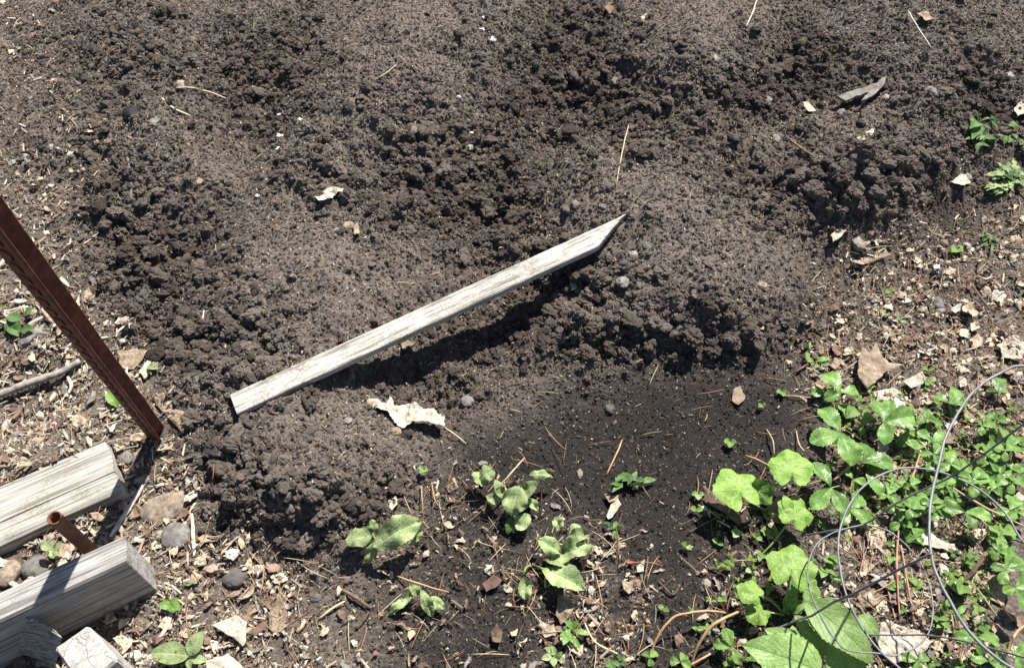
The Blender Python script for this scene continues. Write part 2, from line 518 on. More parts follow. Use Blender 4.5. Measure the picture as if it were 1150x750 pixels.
def wood(name, light, mid, dark, dirt=0.0, grain=1.0, rough=0.85, stretch=(2.2, 75, 75), dirtcol=(0.16, 0.13, 0.105)):
    k = NT(name)
    v = k.coords(True, stretch)
    v0 = k.coords(True)
    f = k.noise(v, 1.0 * grain, 6, 0.6)
    f2 = k.noise(v, 4.0 * grain, 3, 0.6)
    c = k.ramp(f, [(0.28, dark), (0.42, mid), (0.56, light), (0.75, tuple(min(1, x * 1.1) for x in light))])
    lines = k.ramp(f2, [(0.40, (0.42, 0.40, 0.37)), (0.50, (1, 1, 1))])
    c = k.mix(0.8, c, lines, 'MULTIPLY')
    if dirt:
        d1 = k.noise(v0, 16, 4, 0.6)
        d2_ = k.noise(v0, 240, 4, 0.75)
        m = k.math('MULTIPLY', k.ramp(d1, [(0.50 - 0.12 * dirt, (0, 0, 0)), (0.70, (1, 1, 1))]), k.ramp(d2_, [(0.38, (0, 0, 0)), (0.62, (1, 1, 1))]))
        c = k.mix(m, c, dirtcol)
    k.l(c, k.b.inputs['Base Color'])
    k.bump(k.math('ADD', f, k.math('MULTIPLY', f2, 0.8)), 0.7, 0.0016)
    k.surf(rough, 0.15)
    return k.m
M['stake'] = wood('bleached_stake_wood', (0.54, 0.52, 0.485), (0.44, 0.42, 0.385), (0.25, 0.235, 0.21), dirt=1.7, stretch=(5, 90, 90))
M['timber'] = wood('weathered_timber', (0.43, 0.412, 0.37), (0.35, 0.332, 0.297), (0.125, 0.117, 0.105), dirt=0.25, stretch=(1.5, 85, 85))
M['timber_grey'] = wood('grey_weathered_timber', (0.40, 0.39, 0.375), (0.31, 0.30, 0.285), (0.13, 0.125, 0.12), dirt=0.35, stretch=(2, 90, 90))
def end_grain():
    k = NT('peg_end_grain')
    v = k.coords(False)
    mp = k.n('Mapping'); mp.inputs['Location'].default_value = (0.03, -0.035, 0)
    k.l(v, mp.inputs['Vector'])
    w = k.n('TexWave'); w.wave_type = 'RINGS'; w.rings_direction = 'Z'
    for nm_, val in (('Scale', 55), ('Distortion', 5), ('Detail', 4), ('Detail Scale', 3)): w.inputs[nm_].default_value = val
    k.l(mp.outputs[0], w.inputs['Vector'])
    f = k.noise(v, 70, 5, 0.7)
    c = k.ramp(f, [(0.3, (0.26, 0.245, 0.22)), (0.5, (0.43, 0.41, 0.38)), (0.7, (0.53, 0.51, 0.48))])
    c = k.mix(0.35, c, k.ramp(w.outputs['Fac'], [(0.0, (0.45, 0.42, 0.39)), (0.35, (1, 1, 1))]), 'MULTIPLY')
    vo = k.n('TexVoronoi'); vo.feature = 'DISTANCE_TO_EDGE'; vo.inputs['Scale'].default_value = 34
    dv = k.n('VectorMath'); dv.operation = 'ADD'
    k.l(v, dv.inputs[0])
    nz = k.n('TexNoise'); nz.inputs['Scale'].default_value = 60; k.l(v, nz.inputs['Vector'])
    sc = k.n('VectorMath'); sc.operation = 'SCALE'; sc.inputs['Scale'].default_value = 0.012
    k.l(nz.outputs['Color'], sc.inputs[0]); k.l(sc.outputs[0], dv.inputs[1])
    k.l(dv.outputs[0], vo.inputs['Vector'])
    cr = k.ramp(vo.outputs['Distance'], [(0.004, (1, 1, 1)), (0.018, (0, 0, 0))])
    c = k.mix(k.math('MULTIPLY', cr, 0.35), c, (0.10, 0.09, 0.08))
    k.l(c, k.b.inputs['Base Color'])
    k.bump(k.math('SUBTRACT', f, cr), 0.6, 0.002)
    k.surf(0.9, 0.15)
    return k.m
M['peg'] = end_grain()
M['rust'] = speckled('rusty_steel', [(0.3, (0.045, 0.017, 0.012)), (0.5, (0.105, 0.034, 0.023)), (0.75, (0.19, 0.08, 0.05))], 55, 0.75, 0.3, 0.4, 0.0008, bscale=350, vary=0.05)
M['rust_pipe'] = speckled('rusted_pipe_steel', [(0.3, (0.085, 0.036, 0.022)), (0.55, (0.17, 0.080, 0.05)), (0.8, (0.28, 0.15, 0.10))], 90, 0.8, 0.3, 0.5, 0.0008, bscale=350, vary=0.05)
M['wire'] = speckled('galvanised_wire', [(0.3, (0.12, 0.125, 0.13)), (0.7, (0.23, 0.235, 0.245))], 60, 0.55, 0.5, 0.15, 0.0004, vary=0.08)
M['wire'].node_tree.nodes['Principled BSDF'].inputs['Metallic'].default_value = 0.2

UP = Vector((0, 0, 1))
def frame_matrix(origin, xdir, up=UP):
    x = xdir.normalized()
    y = up.cross(x).normalized()
    z = x.cross(y)
    m = Matrix((x, y, z)).transposed().to_4x4()
    m.translation = origin
    return m

# --- the pointed stake
A = P(257, 443, 0.014, True); B = P(703, 240, 0.006, True)
sL = (B - A).length
S_M = frame_matrix(A, B - A)
S_W, S_T, S_TIP = 0.0415, 0.0145, 0.088
rings = []
nst = 64
for i in range(nst + 1):
    x = sL * i / nst
    if i == 0: x = 0.0
    w = S_W if x < sL - S_TIP else S_W * max(0.03, ((sL - x) / S_TIP) ** 1.12)
    jn = 0.0007 * mnoise.noise((x * 26, 3, 1)); jf = 0.0006 * mnoise.noise((x * 22, 9, 4)); jz = 0.0005 * mnoise.noise((x * 15, 5, 8))
    c = min(0.0016, w * 0.2)
    th = S_T if x < sL - 0.02 else S_T * (0.55 + 0.45 * (sL - x) / 0.02)
    rings.append([Vector((x + (0.0015 if i == 0 else 0), -c + jf, jz)), Vector((x, 0 + jf, -c)), Vector((x, jf, -th + c)), Vector((x, -c + jf, -th)),
                  Vector((x, -w + c + jn, -th)), Vector((x, -w + jn, -th + c)), Vector((x, -w + jn, -c)), Vector((x, -w + c + jn, jz))])
stake = link('wooden_stake', loft('wooden_stake', rings), None, M['stake'])
stake.matrix_world = S_M
tag(stake, 'long bleached wooden stake with a pointed end lying across the dug soil', 'stake')
s_quad = [S_M @ Vector(v) for v in ((-.004, .002, 0), (sL + .002, .002, 0), (sL + .002, -S_W * .2, 0), (sL - S_TIP, -S_W - .002, 0), (-.004, -S_W - .002, 0))]
def stake_bottom(X, Y):
    t = ((X - A.x) * (B.x - A.x) + (Y - A.y) * (B.y - A.y)) / ((B.x - A.x) ** 2 + (B.y - A.y) ** 2)
    return A.z + (B.z - A.z) * t - S_T - 0.001
carve(s_quad, stake_bottom)

# --- timbers at the corner of the bed
GP0 = ((0, -.004), (0, -.042), (.004, -.046), (.996, -.046), (1, -.042), (1, -.004))
def timber(name, label, near_r, far_r, direction, length, top, height, mat, chew=0.004, groove=None):
    d = Vector((*direction, 0)).normalized()
    w = far_r - near_r
    m = frame_matrix(near_r, d)
    inv = m.inverted()
    wl = inv.to_3x3() @ w
    rr, n = [], 40
    for i in range(n + 1):
        x = -length * (1 - i / n)
        e = 1.0 if i == n else 0.0
        c = 0.004
        ring = []
        for (s, z) in ((0, -c), (0, -height + c), (c, -height), (1 - c, -height), (1, -height + c), (1, -c), (1 - .06, 0), (.72, -.0006), (.5, .0004), (.28, -.0006), (.06, 0)) if groove is None else (*GP0, (1 - .06, 0), (.72, -.0006), (groove + .009, 0), (groove, -.014), (groove - .009, 0), (.2, -.0005), (.06, 0)):
            ss = s + (0.02 * mnoise.noise((x * 9, 1, 1)) if groove is not None and abs(s - groove) < .02 else 0)
            y = wl.y * ss
            xx = x + wl.x * ss + e * chew * mnoise.noise((s * 9, z * 60, 3.3)) + e * -0.003 * (1 if z == 0 or z == -c else 0)
            j = 0.0008 * mnoise.noise((x * 12, s * 7, z * 30))
            ring.append(Vector((xx, y + j, z + j)))
        rr.append(ring)
    o = link(name, loft(name, rr), None, mat)
    o.matrix_world = m
    tag(o, label, 'timber', 'old timbers edging the bed')
    fp = [m @ Vector(v) for v in ((-length, 0, 0), (0, 0, 0), (wl.x, wl.y, 0), (wl.x - length, wl.y, 0))]
    carve(fp, lambda X, Y: X * 0 + (top - height - 0.002))
    KEEP_OUT.append(fp)
    return o
T1 = timber('timber', 'broad pale timber lying flat with a long crack along its grain', plane_pt(138, 549, .046), plane_pt(119, 493, .046), (.150, .086), 0.75, .046, .046, M['timber'], groove=.36)
T2 = timber('timber', 'grey timber set on edge with its shaded broad side towards the leaf mulch', plane_pt(145, 629, .125), plane_pt(139, 600, .125), (.153, .0865), 0.75, .125, .132, M['timber_grey'])

def hexa(name, top4, bot4, jitter=0.0008, cuts=3, bev=0.002):
    bm = bmesh.new()
    vs = [bm.verts.new(p) for p in list(top4) + list(bot4)]
    for f in ((0, 1, 2, 3), (7, 6, 5, 4), (0, 4, 5, 1), (1, 5, 6, 2), (2, 6, 7, 3), (3, 7, 4, 0)):
        bm.faces.new([vs[i] for i in f])
    bmesh.ops.recalc_face_normals(bm, faces=bm.faces)
    bmesh.ops.bevel(bm, geom=bm.edges[:], offset=bev, segments=2, affect='EDGES')
    me = bpy.data.meshes.new(name)
    bm.to_mesh(me); bm.free()
    return me
def local_piece(name, me_fn, origin, mat):
    o = link(name, me_fn(origin), None, mat, origin)
    return o
# squat dark block leaning against the timber on edge
bt = [plane_pt(20, 688, .108), plane_pt(31, 692, .104), plane_pt(71, 716, .090), plane_pt(62, 706, .094)]
bb = [plane_pt(4, 726, .03), plane_pt(12, 731, .025), plane_pt(64, 747, .015), plane_pt(52, 735, .02)]
o0 = sum(bt + bb, Vector()) / 8
blk = link('wood_block', hexa('wood_block', [p - o0 for p in (bt[0], bt[1], bt[2], bt[3])], [p - o0 for p in bb]), None, M['timber_grey'], o0)
tag(blk, 'dark shaded wood block leaning against the timber on edge', 'wood block')
pt = [plane_pt(59, 727, .10), plane_pt(98, 701, .104), plane_pt(133, 740, .098), plane_pt(92, 772, .095)]
o0 = plane_pt(96, 735, .05)
pq = [p - o0 for p in pt]
pr = []
for zz, ins in ((-.07, 0), (-.03, 0), (.0, 0), (.02, 0), (.035, 0), (None, .0), (None, .10)):
    ring = []
    cc = sum(pq, Vector()) / 4
    for i in range(4):
        for f in (0.06, 0.3, 0.5, 0.7, 0.94):
            q = pq[i].lerp(pq[(i + 1) % 4], f)
            q = cc + (q - cc) * (1 - ins)
            if zz is not None: q = Vector((q.x, q.y, zz))
            elif ins == 0: q = q - Vector((0, 0, .004))
            q = q + Vector([.0012 * mnoise.noise(q * 50 + Vector((k * 7, 0, 0))) for k in range(3)])
            ring.append(q)
    pr.append(ring)
peg = link('wood_peg', loft('wood_peg', pr), None, M['peg'], o0)
tag(peg, 'square bleached wooden peg with cracked top at the bottom edge', 'peg')
for q in (pt, bt):
    KEEP_OUT.append(q)

# --- rusty fence post with studs
pb0 = P(178, 489, 0.0, True) + Vector((0, 0, -0.06)) - Vector((0.187, -0.26, 1)) * 0.0
U = Vector((0.187, -0.26, 1.0)).normalized()
pb0 = P(178, 487, 0.0, True) - U * 0.10
toCam = (Vector((0, 0, CAM_H)) - (pb0 + U * 0.3)).normalized()
side = U.cross(toCam).normalized()
if side.x < 0: side = -side
nrm = side.cross(U).normalized()
if nrm.dot(toCam) < 0: nrm = -nrm
rotm = Matrix.Rotation(R_(24) * (1 if side.cross(nrm).dot(U) < 0 else -1), 3, U)
side2, nrm2 = rotm @ side, rotm @ nrm
post = thing('fence_post', 'tall rusty brown steel post with studs leaning over the mulch', 'post', pb0)
pm = Matrix((side2, nrm2, U)).transposed().to_4x4()
post.matrix_world = Matrix.Translation(pb0) @ pm
PL = 1.22
def bar(name, x0, x1, y0, y1, z0, z1, mat, parent, seg=30, bevel=0.0012):
    rr = []
    for i in range(seg + 1):
        z = z0 + (z1 - z0) * i / seg
        b = bevel
        j = 0.0004 * mnoise.noise((z * 40, x0 * 100, 2))
        rr.append([Vector(p) for p in ((x0 + b + j, y0, z), (x1 - b + j, y0, z), (x1 + j, y0 + b, z), (x1 + j, y1 - b, z), (x1 - b + j, y1, z), (x0 + b + j, y1, z), (x0 + j, y1 - b, z), (x0 + j, y0 + b, z))])
    return link(name, loft(name, rr), parent, mat)
bar('flange', -.0125, -.0085, -.0155, .0155, 0, PL, M['rust'], post)
bar('web', -.0083, .0150, -.0022, .0022, 0, PL, M['rust'], post)
stud_me = hexa('stud', [Vector((-.0143, -.006, .006)), Vector((-.0127, -.006, .008)), Vector((-.0127, .006, .010)), Vector((-.0143, .006, .006))],
               [Vector((-.0143, -.006, -.004)), Vector((-.0127, -.006, -.008)), Vector((-.0127, .006, -.008)), Vector((-.0143, .006, -.004))], 0, 0, 0.0008)
stud_me.materials.append(M['rust'])
z = 0.125
while z < PL - 0.02:
    link('stud', stud_me, post, None, (0, 0, z))
    z += 0.027
KEEP_OUT.append([P(163, 478, 0, True), P(192, 478, 0, True), P(190, 496, 0, True), P(163, 496, 0, True)])

# --- short rusty pipe behind the timber on edge
def tube_mesh(name, pts, radii, k=8, caps=True, smooth=True):
    rr = []
    n = len(pts)
    ref = Vector((0.13, 0.27, 0.95))
    for i in range(n):
        t = (pts[min(i + 1, n - 1)] - pts[max(i - 1, 0)]).normalized()
        if abs(t.dot(ref)) > 0.96: ref = Vector((0.9, 0.3, 0.1))
        a = t.cross(ref).normalized(); b = t.cross(a)
        r = radii[i] if hasattr(radii, '__len__') else radii
        rr.append([pts[i] + (a * math.cos(6.28318 * j / k) + b * math.sin(6.28318 * j / k)) * r for j in range(k)])
    return loft(name, rr, caps, smooth)
tipq = plane_pt(61, 581, .185); baseq = plane_pt(113, 628, .0)
ax = (tipq - baseq); Lp = ax.length
pipe_m = frame_matrix(baseq, ax)
R0, R1 = 0.0098, 0.0076
prof = []
def circ(x, r): return [Vector((x, r * math.cos(6.28318 * j / 24), r * math.sin(6.28318 * j / 24))) for j in range(24)]
pipe_rings = [circ(-0.04, R0)] + [circ(Lp * i / 8, R0 * (1 + 0.01 * mnoise.noise((i, 2, 3)))) for i in range(8)] + [circ(Lp - 0.0006, R0), circ(Lp, R0 - 0.0006), circ(Lp, R1 + 0.0005), circ(Lp - 0.0006, R1), circ(Lp - 0.05, R1)]
pipe = link('rusty_pipe', loft('rusty_pipe', pipe_rings, True, True), None, M['rust_pipe'])
pipe.matrix_world = pipe_m
tag(pipe, 'short hollow rusty pipe slanting up behind the timber on edge', 'pipe')

# ------------------------------------------------------------------ ground sheet (reaches far beyond the picture)
vrow = [-60.0, -12.0, -3.0, -0.6, 0.0, 0.10, 0.18]
y = 0.24
while y < 2.42:
    vrow.append(y)
    y += 0.00115 + 0.00125 * (y - 0.24)
vrow += [2.5, 2.6, 2.8, 3.2, 4.2, 7, 15, 60]
vrow = np.array(vrow)
ucol = np.concatenate([[-60, -20, -7, -3, -1.9, -1.5, -1.3], np.linspace(-1.2, 1.2, 900), [1.3, 1.5, 1.9, 3, 7, 20, 60]])
hw = 0.42 + 0.49 * np.clip(vrow, 0.1, 2.6)
GX = ucol[None, :] * hw[:, None]
GY = np.repeat(vrow[:, None], len(ucol), 1)
GZ = hz_np(GX, GY)
far = np.clip((np.maximum(np.abs(GX) - 1.9, 0) + np.maximum(GY - 2.6, 0) + np.maximum(0.05 - GY, 0)) / 0.8, 0, 1)
GZ = GZ * (1 - far) + 0.03 * far
nr, nc = GX.shape
me = bpy.data.meshes.new('ground')
me.vertices.add(nr * nc)
me.vertices.foreach_set('co', np.stack([GX, GY, GZ], -1).astype(np.float32).ravel())
ii = (np.arange(nr - 1)[:, None] * nc + np.arange(nc - 1)[None]).ravel()
quads = np.stack([ii, ii + 1, ii + nc + 1, ii + nc], 1).astype(np.int32)
me.loops.add(quads.size)
me.loops.foreach_set('vertex_index', quads.ravel())
me.polygons.add(len(quads))
me.polygons.foreach_set('loop_start', np.arange(0, quads.size, 4, dtype=np.int32))
me.update(calc_edges=True)
me.polygons.foreach_set('use_smooth', np.ones(len(quads), bool))
for nm, K in (('comp', Z_COMP), ('litt', Z_LITT), ('damp', Z_DAMP)):
    at = me.attributes.new(nm, 'FLOAT', 'POINT')
    at.data.foreach_set('value', np.clip(kval(K, GX.ravel(), GY.ravel()), 0, 1).astype(np.float32))
ground = link('ground', me, None, M['soil'])
ground['kind'] = 'structure'

# ------------------------------------------------------------------ loose stuff: crumbs of soil, compost grains, chaff
def lump_mesh(name, seed, sub=2, rough=0.35, lobes=0, squash=0.8, smooth=False, freq=1.4):
    bm = bmesh.new()
    bmesh.ops.create_icosphere(bm, subdivisions=sub, radius=1.0)
    g = random.Random(seed)
    o = Vector((g.uniform(-9, 9), g.uniform(-9, 9), g.uniform(-9, 9)))
    lob = [(Vector((g.gauss(0, 1), g.gauss(0, 1), g.gauss(0, .7))).normalized(), g.uniform(.25, .6)) for _ in range(lobes)]
    st = Vector((g.uniform(.8, 1.25), g.uniform(.75, 1.1), squash))
    for v in bm.verts:
        d = v.co.normalized()
        r = 1 + rough * mnoise.noise(d * freq + o) + rough * 0.55 * mnoise.noise(d * freq * 2.7 + o) + rough * 0.3 * mnoise.noise(d * freq * 6 + o)
        for ld, lr in lob:
            a = d.dot(ld)
            if a > 0.72:
                r += lr * ((a - 0.72) / 0.28) ** 0.7 * 0.55
        v.co = Vector((d.x * st.x, d.y * st.y, d.z * st.z)) * r
    me = bpy.data.meshes.new(name)
    bm.to_mesh(me); bm.free()
    if smooth:
        me.polygons.foreach_set('use_smooth', [True] * len(me.polygons))
    return me

def scatter(name, label_kind, pos, scl, rot, idx, protos, parent=None):
    """one object of loose stuff: prototype meshes instanced on a cloud of points"""
    pc = bpy.data.collections.new(name + '_shapes')
    for i, pm_ in enumerate(protos):
        pc.objects.link(bpy.data.objects.new('%s_%02d' % (name, i), pm_))
    me = bpy.data.meshes.new(name)
    me.vertices.add(len(pos))
    me.vertices.foreach_set('co', np.asarray(pos, np.float32).ravel())
    for nm, arr in (('scl', scl), ('rot', rot)):
        a = me.attributes.new(nm, 'FLOAT_VECTOR', 'POINT')
        a.data.foreach_set('vector', np.asarray(arr, np.float32).ravel())
    a = me.attributes.new('damp', 'FLOAT', 'POINT')
    pa = np.asarray(pos)
    a.data.foreach_set('value', kval(Z_DAMP, pa[:, 0], pa[:, 1]).astype(np.float32))
    a = me.attributes.new('idx', 'INT', 'POINT')
    a.data.foreach_set('value', np.asarray(idx, np.int32))
    ng = bpy.data.node_groups.new(name, 'GeometryNodeTree')
    ng.interface.new_socket('Geometry', in_out='INPUT', socket_type='NodeSocketGeometry')
    ng.interface.new_socket('Geometry', in_out='OUTPUT', socket_type='NodeSocketGeometry')
    N = ng.nodes
    gi, go = N.new('NodeGroupInput'), N.new('NodeGroupOutput')
    ci = N.new('GeometryNodeCollectionInfo')
    ci.inputs['Collection'].default_value = pc
    ci.inputs['Separate Children'].default_value = True
    ci.inputs['Reset Children'].default_value = True
    io = N.new('GeometryNodeInstanceOnPoints')
    io.inputs['Pick Instance'].default_value = True
    def attr(nm, typ):
        a = N.new('GeometryNodeInputNamedAttribute')
        a.data_type = typ
        a.inputs['Name'].default_value = nm
        return a.outputs['Attribute']
    er = N.new('FunctionNodeEulerToRotation')
    L = ng.links.new
    L(gi.outputs[0], io.inputs['Points'])
    L(ci.outputs[0], io.inputs['Instance'])
    L(attr('idx', 'INT'), io.inputs['Instance Index'])
    L(attr('rot', 'FLOAT_VECTOR'), er.inputs[0])
    L(er.outputs[0], io.inputs['Rotation'])
    L(attr('scl', 'FLOAT_VECTOR'), io.inputs['Scale'])
    L(io.outputs[0], go.inputs[0])
    o = link(name, me, parent)
    md = o.modifiers.new('scatter', 'NODES')
    md.node_group = ng
    o['kind'] = 'stuff'
    return o

def clear_of_things(x, y, pad=0):
    ok = np.ones(len(x), bool)
    for f in KEEP_OUT:
        ok &= ~inside([(p.x, p.y) for p in f], x, y)
    return ok
def under_stake(x, y):
    return inside([(p.x, p.y) for p in s_quad], x, y)

def lumps(name, n, dens, size, protos, sink, squash=(0.7, 1.05), stretch=0.25):
    x, y = view_points(n)
    keep = rng.random(len(x)) < dens(x, y)
    keep &= clear_of_things(x, y)
    x, y = x[keep], y[keep]
    s = size(x, y)
    z = hz_np(x, y) + s * sink
    keep = ~(under_stake(x, y) & (z + s > stake_bottom(x, y)))
    x, y, z, s = x[keep], y[keep], z[keep], s[keep]
    m = len(x)
    scl = np.stack([s * rng.uniform(1 - stretch, 1 + stretch, m), s * rng.uniform(1 - stretch, 1 + stretch, m), s * rng.uniform(*squash, m)], 1)
    rot = np.stack([rng.uniform(-.5, .5, m), rng.uniform(-.5, .5, m), rng.uniform(0, 6.28, m)], 1)
    return scatter(name, None, np.stack([x, y, z], 1), scl, rot, rng.integers(0, len(protos), m), protos)

def with_mat(meshes, mat):
    for m in meshes:
        m.materials.append(mat)
    return meshes
crumb_p = with_mat([lump_mesh('crumb', 100 + i, 2, 0.75, 2, 0.85, freq=1.7) for i in range(8)], M['crumb'])
clod_p = with_mat([lump_mesh('clod', 200 + i, 4, 0.42, 10, 0.85, freq=1.9) for i in range(9)], M['clod'])
comp_p = with_mat([lump_mesh('grain', 300 + i, 1, 0.7, 0, 0.85) for i in range(6)], M['comp'])
bed_d = lambda x, y: kval(np.clip(bedk, 0, 1), x, y)
lumps('soil_crumbs', 520000, lambda x, y: (0.5 + 0.5 * kval(Z_ROUGH, x, y)) * np.clip(bed_d(x, y) + 0.10, 0, 1),
      lambda x, y: (0.0008 + 0.0022 * rng.random(len(x)) ** 4) * (1 + 1.1 * kval(Z_ROUGH, x, y)), crumb_p, 0.35)
lumps('soil_clods', 24000, lambda x, y: np.clip((0.015 + 0.985 * kval(Z_ROUGH, x, y) ** 1.3) * bed_d(x, y), 0, 1),
      lambda x, y: 0.0040 + 0.0088 * rng.random(len(x)) ** 2.4 * (0.3 + 0.9 * kval(Z_ROUGH, x, y)), clod_p, 0.38)
lumps('compost_grains', 130000, lambda x, y: np.clip(kval(Z_COMP, x, y) * 0.9 + 0.15 * kval(Z_LITT, x, y), 0, 1),
      lambda x, y: 0.0008 + 0.0022 * rng.random(len(x)) ** 3, comp_p, 0.3)
# ------------------------------------------------------------------ leaves
def leaf_material(name, c_dark, c_mid, c_light, vein, trans=0.28, veins=7.0, rough=0.5, holes=0.0, blotch=None, spec=0.35):
    k = NT(name)
    uv = k.n('UVMap'); uv.uv_map = 'uv'
    sx = k.n('SeparateXYZ'); k.l(uv.outputs[0], sx.inputs[0])
    u, v = sx.outputs[0], sx.outputs[1]
    au = k.math('ABSOLUTE', k.math('SUBTRACT', u, 0.5))
    vec = k.coords()
    f = k.noise(vec, 60, 4, 0.6)
    c = k.ramp(f, [(0.3, c_dark), (0.5, c_mid), (0.72, c_light)])
    r = k.math('MULTIPLY_ADD', k.rand(), 0.45, 0.78)
    hs = k.n('HueSaturation'); k.l(r, hs.inputs['Value']); k.l(c, hs.inputs['Color'])
    c = hs.outputs['Color']
    c = k.mix(1.0, c, k.ramp(k.noise(vec, 330, 4, 0.7), [(0.36, (0.66, 0.70, 0.62)), (0.58, (1.08, 1.06, 1.08))]), 'MULTIPLY')
    mid = k.ramp(au, [(0.012, (1, 1, 1)), (0.035, (0, 0, 0))])
    ph = k.math('MULTIPLY', k.math('SUBTRACT', v, k.math('MULTIPLY', au, 0.75)), veins)
    fr = k.math('ABSOLUTE', k.math('SUBTRACT', k.math('FRACT', ph), 0.5))
    lat = k.ramp(fr, [(0.02, (0.75,) * 3), (0.10, (0, 0, 0))])
    vm = k.math('MAXIMUM', mid, lat)
    c = k.mix(k.math('MULTIPLY', vm, 0.6), c, vein)
    if blotch:
        b = k.noise(vec, 130, 3, 0.6)
        c = k.mix(k.ramp(b, [(0.62, (0, 0, 0)), (0.68, (0.85,) * 3)]), c, blotch)
    k.l(c, k.b.inputs['Base Color'])
    wr = k.noise(vec, 260, 3, 0.6)
    nm = k.bump(k.math('SUBTRACT', k.math('MULTIPLY', wr, 0.7), k.math('MULTIPLY', vm, 0.8)), 0.6, 0.0012)
    k.surf(rough, spec)
    if trans:
        t = k.n('BsdfTranslucent')
        k.l(k.mix(1.0, c, (1.0, 1.0, 0.55), 'MULTIPLY'), t.inputs['Color'])
        mx = k.n('MixShader'); mx.inputs[0].default_value = trans
        k.l(k.b.outputs[0], mx.inputs[1]); k.l(t.outputs[0], mx.inputs[2])
        k.l(mx.outputs[0], k.out.inputs['Surface'])
    return k.m
M['strawberry'] = leaf_material('strawberry_leaf', (0.065, 0.155, 0.03), (0.155, 0.305, 0.06), (0.29, 0.46, 0.14), (0.30, 0.45, 0.19), 0.25, 9, 0.38, spec=0.5)
M['young'] = leaf_material('young_green_leaf', (0.11, 0.21, 0.045), (0.19, 0.33, 0.075), (0.28, 0.44, 0.13), (0.34, 0.48, 0.20), 0.3, 6, 0.45)
M['squash'] = leaf_material('squash_leaf', (0.15, 0.27, 0.045), (0.23, 0.39, 0.07), (0.31, 0.47, 0.11), (0.38, 0.52, 0.18), 0.3, 4, 0.5)
M['foxglove'] = leaf_material('broad_veined_leaf', (0.17, 0.30, 0.08), (0.27, 0.42, 0.135), (0.37, 0.52, 0.21), (0.17, 0.30, 0.08), 0.3, 9, 0.5)
M['fuzzy'] = leaf_material('fuzzy_grey_green_leaf', (0.185, 0.25, 0.095), (0.31, 0.395, 0.18), (0.44, 0.51, 0.28), (0.44, 0.53, 0.33), 0.2, 7, 0.8, blotch=(0.07, 0.06, 0.035), spec=0.15)
M['weed'] = leaf_material('weed_leaf', (0.05, 0.11, 0.03), (0.10, 0.19, 0.055), (0.18, 0.30, 0.10), (0.24, 0.36, 0.15), 0.25, 6, 0.5)
M['stalk'] = speckled('green_stalk', [(0.3, (0.16, 0.24, 0.06)), (0.7, (0.30, 0.40, 0.13))], 60, 0.5, 0.35, 0.2, 0.0005, vary=0.15)
M['stalk_tan'] = M['stem_tan']

M['dry_veined'] = leaf_material('dry_veined_leaf', (0.20, 0.14, 0.095), (0.36, 0.28, 0.205), (0.52, 0.43, 0.335), (0.22, 0.145, 0.09), 0.12, 7, 0.75, blotch=(0.15, 0.09, 0.055), spec=0.2)
M['pale_veined'] = leaf_material('pale_veined_leaf', (0.38, 0.31, 0.235), (0.58, 0.52, 0.435), (0.69, 0.64, 0.565), (0.40, 0.32, 0.235), 0.12, 7, 0.75, blotch=(0.27, 0.18, 0.11), spec=0.2)
def prof_oval(t):     return math.sin(math.pi * t ** 0.85) ** 0.72
def prof_ovate(t):    return (math.sin(math.pi * t ** 0.62)) ** 0.8
def prof_obov(t):     return (math.sin(math.pi * t ** 1.25)) ** 0.75
def prof_lance(t):    return math.sin(math.pi * t ** 0.9)
def prof_spoon(t):    return max(0.10, math.sin(math.pi * max(0, (t - 0.18) / 0.82) ** 0.95) ** 0.75) if t > 0.18 else 0.09
def prof_oak(t):
    e = math.sin(math.pi * t ** 0.8) ** 0.7
    return e * (0.62 + 0.38 * math.cos(t * 6.283 * 3.2 + 2.6)) + 0.02
def prof_frag(g):
    a = [g.uniform(0.55, 1.0) for _ in range(7)]
    def f(t):
        i = min(int(t * 6), 5); k = t * 6 - i
        return (a[i] * (1 - k) + a[i + 1] * k) * (math.sin(math.pi * min(1, max(0, t * 0.9 + 0.05))) ** 0.45)
    return f

def blade_mesh(name, L, W, prof, seed=0, n=14, m=4, bend=0.25, fold=0.25, cup=0.0, ripple=0.05, quilt=0.0, nv=7, serr=0.0, nser=11, twist=0.0, sway=0.0):
    """leaf blade from the origin along +Y, upper side +Z; lengths in metres"""
    g = random.Random(seed)
    o = Vector((g.uniform(-50, 50), g.uniform(-50, 50), g.uniform(-50, 50)))
    if serr: n = max(n, nser * 2)
    vs, uvs, fs = [], [], []
    for i in range(n + 1):
        t = i / n
        w = max(prof(min(max(t, 0.004), 0.996)), 0.0) * W / 2
        if serr and 0 < i < n: w *= 1 + serr * (1 if i % 2 else -1)
        y = L * t
        zc = bend * L * (t * (1 - t) * 4 * 0.5 - 0.0) 
        for j in range(-m, m + 1):
            s = j / m
            x = s * w
            yy = y + (abs(s) * w * 0.18 if serr else 0)
            z = zc + fold * abs(x) - cup * x * x / max(W, 1e-5) * 4
            z += ripple * L * mnoise.noise(Vector((x / L * 3.2, y / L * 3.2, 0)) + o) * (0.35 + abs(s))
            if quilt:
                ph = (t - abs(s) * 0.5 * 0.75) * nv
                z += quilt * L * (abs(math.sin(math.pi * ph)) ** 0.7 - 0.5) * min(1, abs(s) * 4) * (1 - 0.4 * abs(s))
            a = twist * (t - 0.3)
            x2 = x * math.cos(a) - z * math.sin(a) + sway * L * t * (1 - t) * 2
            z2 = x * math.sin(a) + z * math.cos(a)
            vs.append((x2, yy, z2)); uvs.append((0.5 + 0.5 * s, t))
    k = 2 * m + 1
    for i in range(n):
        for j in range(2 * m):
            a = i * k + j
            fs.append((a, a + 1, a + 1 + k, a + k))
    return mesh_from(name, vs, fs, True, uvs)

